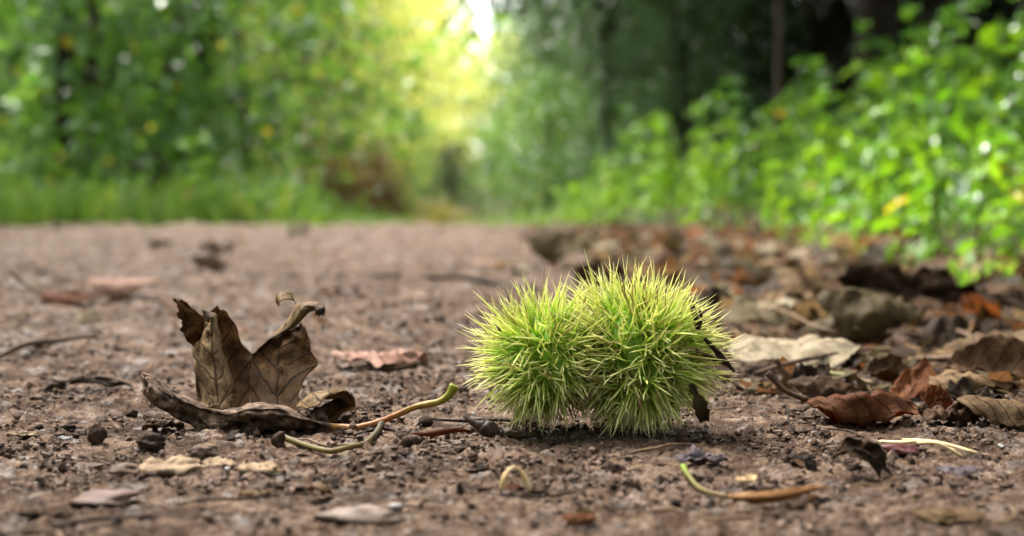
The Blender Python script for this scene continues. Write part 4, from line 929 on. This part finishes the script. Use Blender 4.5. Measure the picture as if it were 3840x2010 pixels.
parts = [
 patch([[(760,1560,4),(800,1575,4),(850,1580,5),(900,1580,5),(950,1580,5)], [(750,1500,12),(795,1500,15),(840,1500,17),(890,1500,18),(940,1500,19)],
        [(740,1420,16),(790,1415,21),(840,1410,24),(890,1410,26),(940,1410,27)], [(735,1340,18),(780,1335,24),(825,1330,28),(880,1330,31),(940,1335,33)],
        [(740,1270,19),(780,1265,26),(820,1262,30),(865,1265,33),(914,1290,35)], [(760,1205,19),(785,1205,25),(815,1205,30),(845,1205,33),(877,1213,35)],
        [(790,1165,18),(800,1158,22),(810,1151,27),(828,1155,31),(853,1181,34)]], 40, 26, .0006, 1, .0014),
 patch([[(950,1580,5),(1000,1582,5),(1045,1582,5),(1085,1575,5),(1120,1560,4)], [(940,1500,19),(990,1500,20),(1035,1500,19),(1080,1500,16),(1118,1510,12)],
        [(940,1410,27),(990,1410,28),(1040,1412,27),(1090,1415,23),(1138,1430,18)], [(940,1335,33),(990,1340,35),(1045,1345,33),(1110,1355,29),(1190,1362,22)],
        [(945,1330,33),(995,1290,38),(1050,1285,37),(1115,1285,33),(1177,1325,26)], [(964,1312,34),(1015,1272,38),(1062,1250,38),(1115,1245,35),(1160,1278,29)],
        [(968,1309,34),(1025,1262,38),(1075,1240,38),(1115,1222,36),(1138,1214,33)]], 40, 26, .0006, 2, .0018),
 patch([[(760,1530,4),(790,1535,-1),(815,1530,-2),(845,1510,2),(860,1490,8)], [(750,1440,11),(785,1450,4),(815,1450,3),(850,1440,7),(873,1440,14)],
        [(725,1370,15),(765,1370,7),(800,1370,6),(835,1370,10),(855,1368,18)], [(727,1305,17),(765,1300,9),(795,1298,8),(822,1300,12),(834,1310,20)],
        [(755,1262,18),(775,1250,12),(795,1242,11),(812,1240,15),(823,1245,22)], [(772,1207,19),(783,1205,15),(795,1195,15),(806,1188,18),(812,1180,23)]], 36, 22, .0006, 3, .0011),
 patch([[(700,1277,14),(715,1290,15),(735,1305,18)], [(688,1258,14),(712,1262,15),(752,1270,19)], [(680,1215,15),(712,1225,16),(765,1230,20)],
        [(676,1190,15),(705,1195,17),(770,1200,21)], [(668,1155,15),(690,1158,17),(748,1172,20)], [(659,1126,16),(670,1124,17),(684,1122,18)]], 30, 16, .0005, 4, .0022),
 patch([[(768,1205,14),(790,1195,12),(812,1182,16)], [(762,1180,15),(780,1178,13),(808,1176,17)], [(757,1152,16),(770,1162,15),(790,1168,16)]], 12, 12, .0002, 5),
 patch([[(1012,1272,37),(1030,1262,33),(1055,1252,35)], [(1060,1221,36),(1082,1232,31),(1112,1222,33)], [(1081,1196,36),(1108,1204,30),(1140,1190,33)],
        [(1101,1158,36),(1128,1168,30),(1165,1170,33)], [(1118,1138,36),(1145,1150,31),(1185,1166,34)], [(1150,1132,37),(1172,1148,32),(1200,1165,35)], [(1190,1130,40),(1205,1142,36),(1212,1160,37)]], 30, 14, .0002, 6, .0004),
 patch([[(1178,1150,31),(1190,1140,31),(1203,1130,34)], [(1180,1170,29),(1200,1165,28),(1218,1155,31)], [(1182,1182,32),(1200,1184,31),(1216,1184,33)]], 12, 12, .0003, 7, .0006),
 patch([[(1100,1122,36),(1110,1140,35)], [(1092,1094,36),(1098,1126,34)], [(1062,1093,37),(1066,1124,33)], [(1038,1105,37),(1050,1132,33)], [(1033,1130,38),(1046,1150,36)]], 20, 8, .0001, 8),
 patch([[(1108,1532,2),(1118,1512,6),(1128,1500,12),(1135,1510,18)], [(1150,1532,-2),(1155,1496,2),(1165,1478,10),(1175,1500,20)], [(1190,1520,-3),(1200,1482,2),(1214,1465,11),(1225,1495,22)],
        [(1212,1500,-1),(1240,1470,4),(1258,1460,13),(1270,1500,25)], [(1250,1475,4),(1275,1462,10),(1295,1462,16),(1305,1510,26)], [(1285,1463,9),(1310,1472,14),(1330,1500,19),(1335,1550,24)]], 30, 22, .0005, 9, .0010),
 patch([[(1190,1560,6),(1230,1580,4),(1260,1582,2)], [(1210,1520,14),(1255,1545,12),(1290,1548,6)], [(1270,1490,20),(1310,1515,18),(1342,1536,12)]], 16, 14, .0003, 10, .0005),
 patch([[(548,1400,6),(544,1398,4),(540,1405,2),(541,1415,3),(545,1420,6)], [(582,1430,10),(576,1410,4),(562,1425,-1),(553,1460,0),(562,1480,8)], [(630,1470,10),(620,1440,4),(600,1460,-3),(585,1500,-1),(600,1525,8)],
        [(690,1520,8),(675,1480,3),(650,1500,-4),(640,1540,-3),(660,1562,8)], [(755,1545,6),(745,1512,1),(725,1530,-6),(715,1575,-5),(735,1603,6)], [(815,1560,6),(805,1532,0),(800,1555,-8),(795,1600,-7),(805,1628,4)],
        [(885,1550,6),(875,1532,0),(875,1555,-9),(880,1600,-8),(885,1632,3)], [(945,1540,7),(940,1511,0),(945,1535,-9),(955,1590,-9),(960,1632,2)], [(1040,1545,7),(1035,1518,0),(1045,1540,-9),(1050,1590,-9),(1050,1630,2)],
        [(1115,1560,6),(1112,1545,0),(1120,1562,-7),(1125,1600,-7),(1125,1627,2)], [(1180,1575,4),(1177,1567,0),(1185,1580,-5),(1185,1605,-4),(1180,1622,2)], [(1245,1597,0),(1243,1591,-1),(1245,1597,-2),(1245,1605,-2),(1242,1610,0)]], 90, 36, .0021, 11),
 patch([[(775,1540,-3),(800,1545,-5),(830,1542,-4)], [(783,1510,-2),(800,1512,-4),(822,1520,-3)], [(788,1479,0),(792,1483,-1),(800,1490,-1)]], 14, 10, .0003, 12),
 patch([[(815,1530,-1),(835,1535,-3),(860,1535,-1)], [(835,1510,0),(845,1512,-1),(866,1505,1)], [(868,1478,3),(870,1477,3),(874,1476,3)]], 14, 10, .0003, 13),
 patch([[(1155,1555,-1),(1190,1575,-3),(1235,1585,-2)], [(1170,1540,1),(1195,1550,-2),(1228,1562,0)], [(1185,1528,4),(1198,1527,3),(1220,1540,3)]], 14, 10, .0003, 14, .0004),
]
V, F, U = join(*parts)
base = pt(960, 1632, .46); base[2] = 0
root = empty('maple_leaf', base, 'large dry grey brown maple leaf curled upright with its yellow stalk towards the burr', 'leaf')
o = mk('blade', V - base, F, M['hero'], root, U); add_solid(o, .00018)
o.data.materials.append(M['hero_pale']); o.data.materials.append(M['hero_rim'])
slot = [0, 0, 1, 0, 2, 1, 2, 1, 1, 0, 2, 1, 1, 2]
o.data.polygons.foreach_set('material_index', np.concatenate([np.full(len(p_[1]), k_, np.int32) for p_, k_ in zip(parts, slot)]))
P = np.array([pt(a, b, YL + d / 1000) for a, b, d in [(1225,1598,-1),(1290,1604,-3),(1338,1603,-4),(1414,1585,-5),(1490,1555,-6),(1565,1524,-7),(1641,1509,-8),(1681,1484,-8),(1706,1446,-8)]]) - base
V, F, U = tube(P, np.array([14, 13.5, 12.5, 12, 12, 12.5, 13.5, 15, 19]) * YL / FPX, 10, 36, .07); mk('stalk', V, F, M['stalk'], root, U)

# ------------------------------------------------------------------ the twin chestnut burr
CR, CL = pt(2385, 1342, .459), pt(2058, 1350, .455)
RR, RL = .0172, .0140
bb = np.array([(CR[0] + CL[0]) / 2, CR[1], 0.0])
burr = empty('chestnut_burr', bb, 'twin spiny green chestnut burr with yellow tipped spines lying on the soil', 'chestnut burr')
gb = np.random.default_rng(3)
def spine_geo(base, tip, r, curve, seg=4, sides=4):
    t_ = np.linspace(0, 1, seg + 1)[:, None]; d = tip - base
    P = base + d * t_ + curve * (4 * t_ * (1 - t_)) * .5
    T = d / np.linalg.norm(d); A = np.cross(T, [0.3, .5, .8]); A /= np.linalg.norm(A); B = np.cross(T, A)
    rr = r * np.array([1, .92, .75, .48, .04])
    th = np.arange(sides) * 2 * np.pi / sides
    V = (P[:, None] + rr[:, None, None] * (np.cos(th)[None, :, None] * A + np.sin(th)[None, :, None] * B)).reshape(-1, 3)
    i = np.arange(seg)[:, None] * sides; j = np.arange(sides)[None]
    F = np.stack([i + j, i + (j + 1) % sides, i + sides + (j + 1) % sides, i + sides + j], -1).reshape(-1, 4)
    U = np.stack([np.tile(th / 6.28, seg + 1), np.repeat(t_[:, 0], sides)], 1)
    return V, F, U
def make_burr(cen, rad, other, orad, n, lmin, lmax, label, seed):
    g = np.random.default_rng(seed)
    V, F = blob(seed, I3, .06, 2.0, .93); hk = mk('husk', V * rad, F, M['husk'], burr); hk.location = cen - bb; hk['label'] = label
    sp = []
    i = np.arange(n) + .5; ph = np.arccos(1 - 2 * i / n); th = np.pi * (1 + 5 ** .5) * i
    D0 = np.stack([np.cos(th) * np.sin(ph), np.sin(th) * np.sin(ph), np.cos(ph)], 1) + g.normal(size=(n, 3)) * .09
    for d in D0:
        d = d / np.linalg.norm(d); b0 = cen + d * rad * .93 * np.array([1, 1, .95])
        if np.linalg.norm(b0 - other) < orad * .95: continue
        lump_ = 1 + .45 * float(vnoise(np.array(d[0] * 2.2 + seed), np.array(d[2] * 2.2 + d[1] * 1.7)))
        for k in range(int(g.choice([3, 4, 4, 5, 6]))):
            e = d + g.normal(size=3) * (.42 if g.random() < .6 else .75); e /= np.linalg.norm(e); l = (lmin + (lmax - lmin) * g.random() ** .9) * (1.2 if g.random() < .08 else 1) * lump_
            if d[2] < -.55: l *= .8
            tip = b0 + e * l
            if np.linalg.norm(tip - other) < orad * .85: tip = b0 + (e + (tip - other) / orad * .8) * l * .8
            gz = .0002
            if tip[2] < gz:
                hor = e * np.array([1, 1, 0]); hor /= np.linalg.norm(hor) + 1e-6
                drop = b0[2] - gz
                if drop < l: tip = np.array([b0[0], b0[1], gz]) + hor * math.sqrt(max(l * l - drop * drop, 0)) * .75
                tip[2] = gz + .001 * g.random()
            sp.append((b0, tip, (.00026 + .00017 * g.random()) * (l / .014) ** .4, g.normal(size=3) * l * .06, g.random(), l))
    return hk, sp
hR, sR = make_burr(CR, RR, CL, RL, 600, .0085, .0190, 'larger husk of the twin burr', 41)
hL, sL = make_burr(CL, RL, CR, RR, 420, .0080, .0176, 'smaller husk of the twin burr', 42)
for hk, sp, cen in ((hR, sR, CR), (hL, sL, CL)):
    # the 150 nearest the lens are picked out as single spines, the rest is one mass
    order = sorted(range(len(sp)), key=lambda q: (sp[q][1][1] - cen[1]) - .25 * sp[q][5])
    near = set(order[:150]); Vs, Fs, Us, At, off = [], [], [], [], 0
    for q, (b0, tip, r, cv, tone, l) in enumerate(sp):
        V, F, U = spine_geo(b0 - cen, tip - cen, r, cv)
        if q in near:
            mk('spine', V, F, M['spine'], hk, U, attr=np.full(len(V), tone))
        else:
            Vs.append(V); Fs.append(F + off); Us.append(U); At.append(np.full(len(V), tone)); off += len(V)
    tag(mk('spines', np.vstack(Vs), np.vstack(Fs), M['spine'], hk, np.vstack(Us), attr=np.concatenate(At)), kind='stuff')
# dry flower remains on the larger husk
p = pt(2420, 1165, .450); tf = []
for k in range(14):
    d = np.array([gb.normal() * .6, -.5 + gb.normal() * .3, 1.0]); d /= np.linalg.norm(d)
    tf.append(tube([p - cenR * 0 if False else p, p + d * .002, p + d * (.0035 + .002 * gb.random())], [.0004, .0003, .0001], 4))
V, F, U = join(*tf); mk('flower_remains', V - bb, F, M['tuft'], burr, U)

# bits of bark caught on the spines
def strip(name, label, pts, wid, mat, cat, th=.0008):
    P = catmull(np.array([pt(a, b, Y - .011) for a, b, Y in pts]), 14); n = len(P); o = P.mean(0)
    wv = np.array(wid) * .85 / 1000; wv = np.interp(np.linspace(0, 1, n), np.linspace(0, 1, len(wv)), wv)
    T = np.gradient(P, axis=0); T /= np.linalg.norm(T, axis=1)[:, None]; A = np.cross(T, [0, 1, .3]); A /= np.linalg.norm(A, axis=1)[:, None]; Bn = np.cross(T, A)
    g = np.random.default_rng(len(label)); u = np.linspace(-1, 1, 5)
    V = P[:, None] + A[:, None] * (u[None, :, None] * wv[:, None, None] * (1 + .25 * g.normal(size=(n, 1, 1)))) + Bn[:, None] * ((u ** 2)[None, :, None] * wv[:, None, None] * .5)
    ob = mk(name, V.reshape(-1, 3) - o, grid_faces(n, 5), mat, None, np.stack([np.tile((u + 1) / 2, n), np.repeat(np.linspace(0, 1, n), 5)], 1)); ob.location = o; add_solid(ob, th)
    return tag(ob, label, cat)
strip('bark_strip', 'upper dark bark strip stuck upright on the spines of the large burr', [(2590, 1122, .462), (2602, 1165, .458), (2612, 1205, .458), (2620, 1250, .460)], [.5, .75, .9, .35], M['bark'], 'bark strip')
strip('bark_strip', 'thin ragged bark thread beside the upper bark strip', [(2622, 1160, .462), (2630, 1195, .461), (2622, 1230, .461)], [.25, .55, .3], M['bark'], 'bark strip')
strip('bark_strip', 'lower dark bark strip slanting out of the spines of the large burr', [(2640, 1268, .455), (2680, 1310, .455), (2715, 1350, .458), (2755, 1395, .462)], [.4, .9, .8, .2], M['bark'], 'bark strip')
strip('bark_strip', 'reddish bark strip crossing behind the lower dark one', [(2608, 1312, .458), (2650, 1335, .459), (2690, 1352, .461), (2740, 1375, .464)], [.4, .7, .6, .2], M['twig'], 'bark strip')
strip('leaf_scrap', 'olive brown leaf scrap hanging at the foot of the large burr', [(2590, 1440, .452), (2615, 1490, .449), (2632, 1540, .448), (2642, 1578, .450)], [1.0, 1.6, 2.3, 1.4], M['olive'], 'leaf', .0003)
strip('bark_strip', 'small red brown chip stuck between the spines of the small burr', [(1858, 1218, .448), (1870, 1232, .446), (1880, 1244, .446)], [.12, .3, .12], M['brown'], 'bark strip', .0003)

root = empty('leaf_fragment', gp(2800, 1895), 'long orange tan leaf sliver with a fresh green stalk lying near the lens', 'leaf')
def gpl(a, b, mm): p_ = gp(a, b); return np.array([p_[0], p_[1], Hs(p_[0], p_[1]) * .5 + mm / 1000])
r0 = np.array(root.location)
A_ = catmull(np.array([gpl(2728, 1893, 2.2), gpl(2800, 1912, 2.0), gpl(2920, 1914, 2.2), gpl(3000, 1896, 2.4), gpl(3060, 1885, 3.0), gpl(3115, 1880, 3.4)]), 24)
wv = np.interp(np.linspace(0, 1, 24), [0, .2, .45, .7, .85, 1], [.3, 2.4, 3.0, 1.6, .9, .2]) / 1000; u = np.linspace(-1, 1, 7)
V = A_[:, None] + np.array([.1, 1.0, .0]) * (u[None, :, None] * wv[:, None, None]) + np.array([0, 0, 1]) * ((u ** 2)[None, :, None] * wv[:, None, None] * .8)
add_solid(mk('blade', V.reshape(-1, 3) - r0, grid_faces(24, 7), M['chip_leaf'], root, np.stack([np.tile((u + 1) / 2, 24), np.repeat(np.linspace(0, 1, 24), 7)], 1)), .0003)
V, F, U = tube(np.array([gpl(2562, 1790, 3.0), gpl(2580, 1815, 2.4), gpl(2630, 1862, 1.6), gpl(2735, 1893, 2.0)]) - r0, np.array([.9, .7, .65, .7]) / 1000, 8, 16, .05); mk('stalk', V, F, M['stalk3'], root, U)

# anything built as a prototype and not placed must not stay behind
for k, o in list(proto.items()):
    if k not in used:
        for ch in list(o.children): bpy.data.objects.remove(ch)
        bpy.data.objects.remove(o)
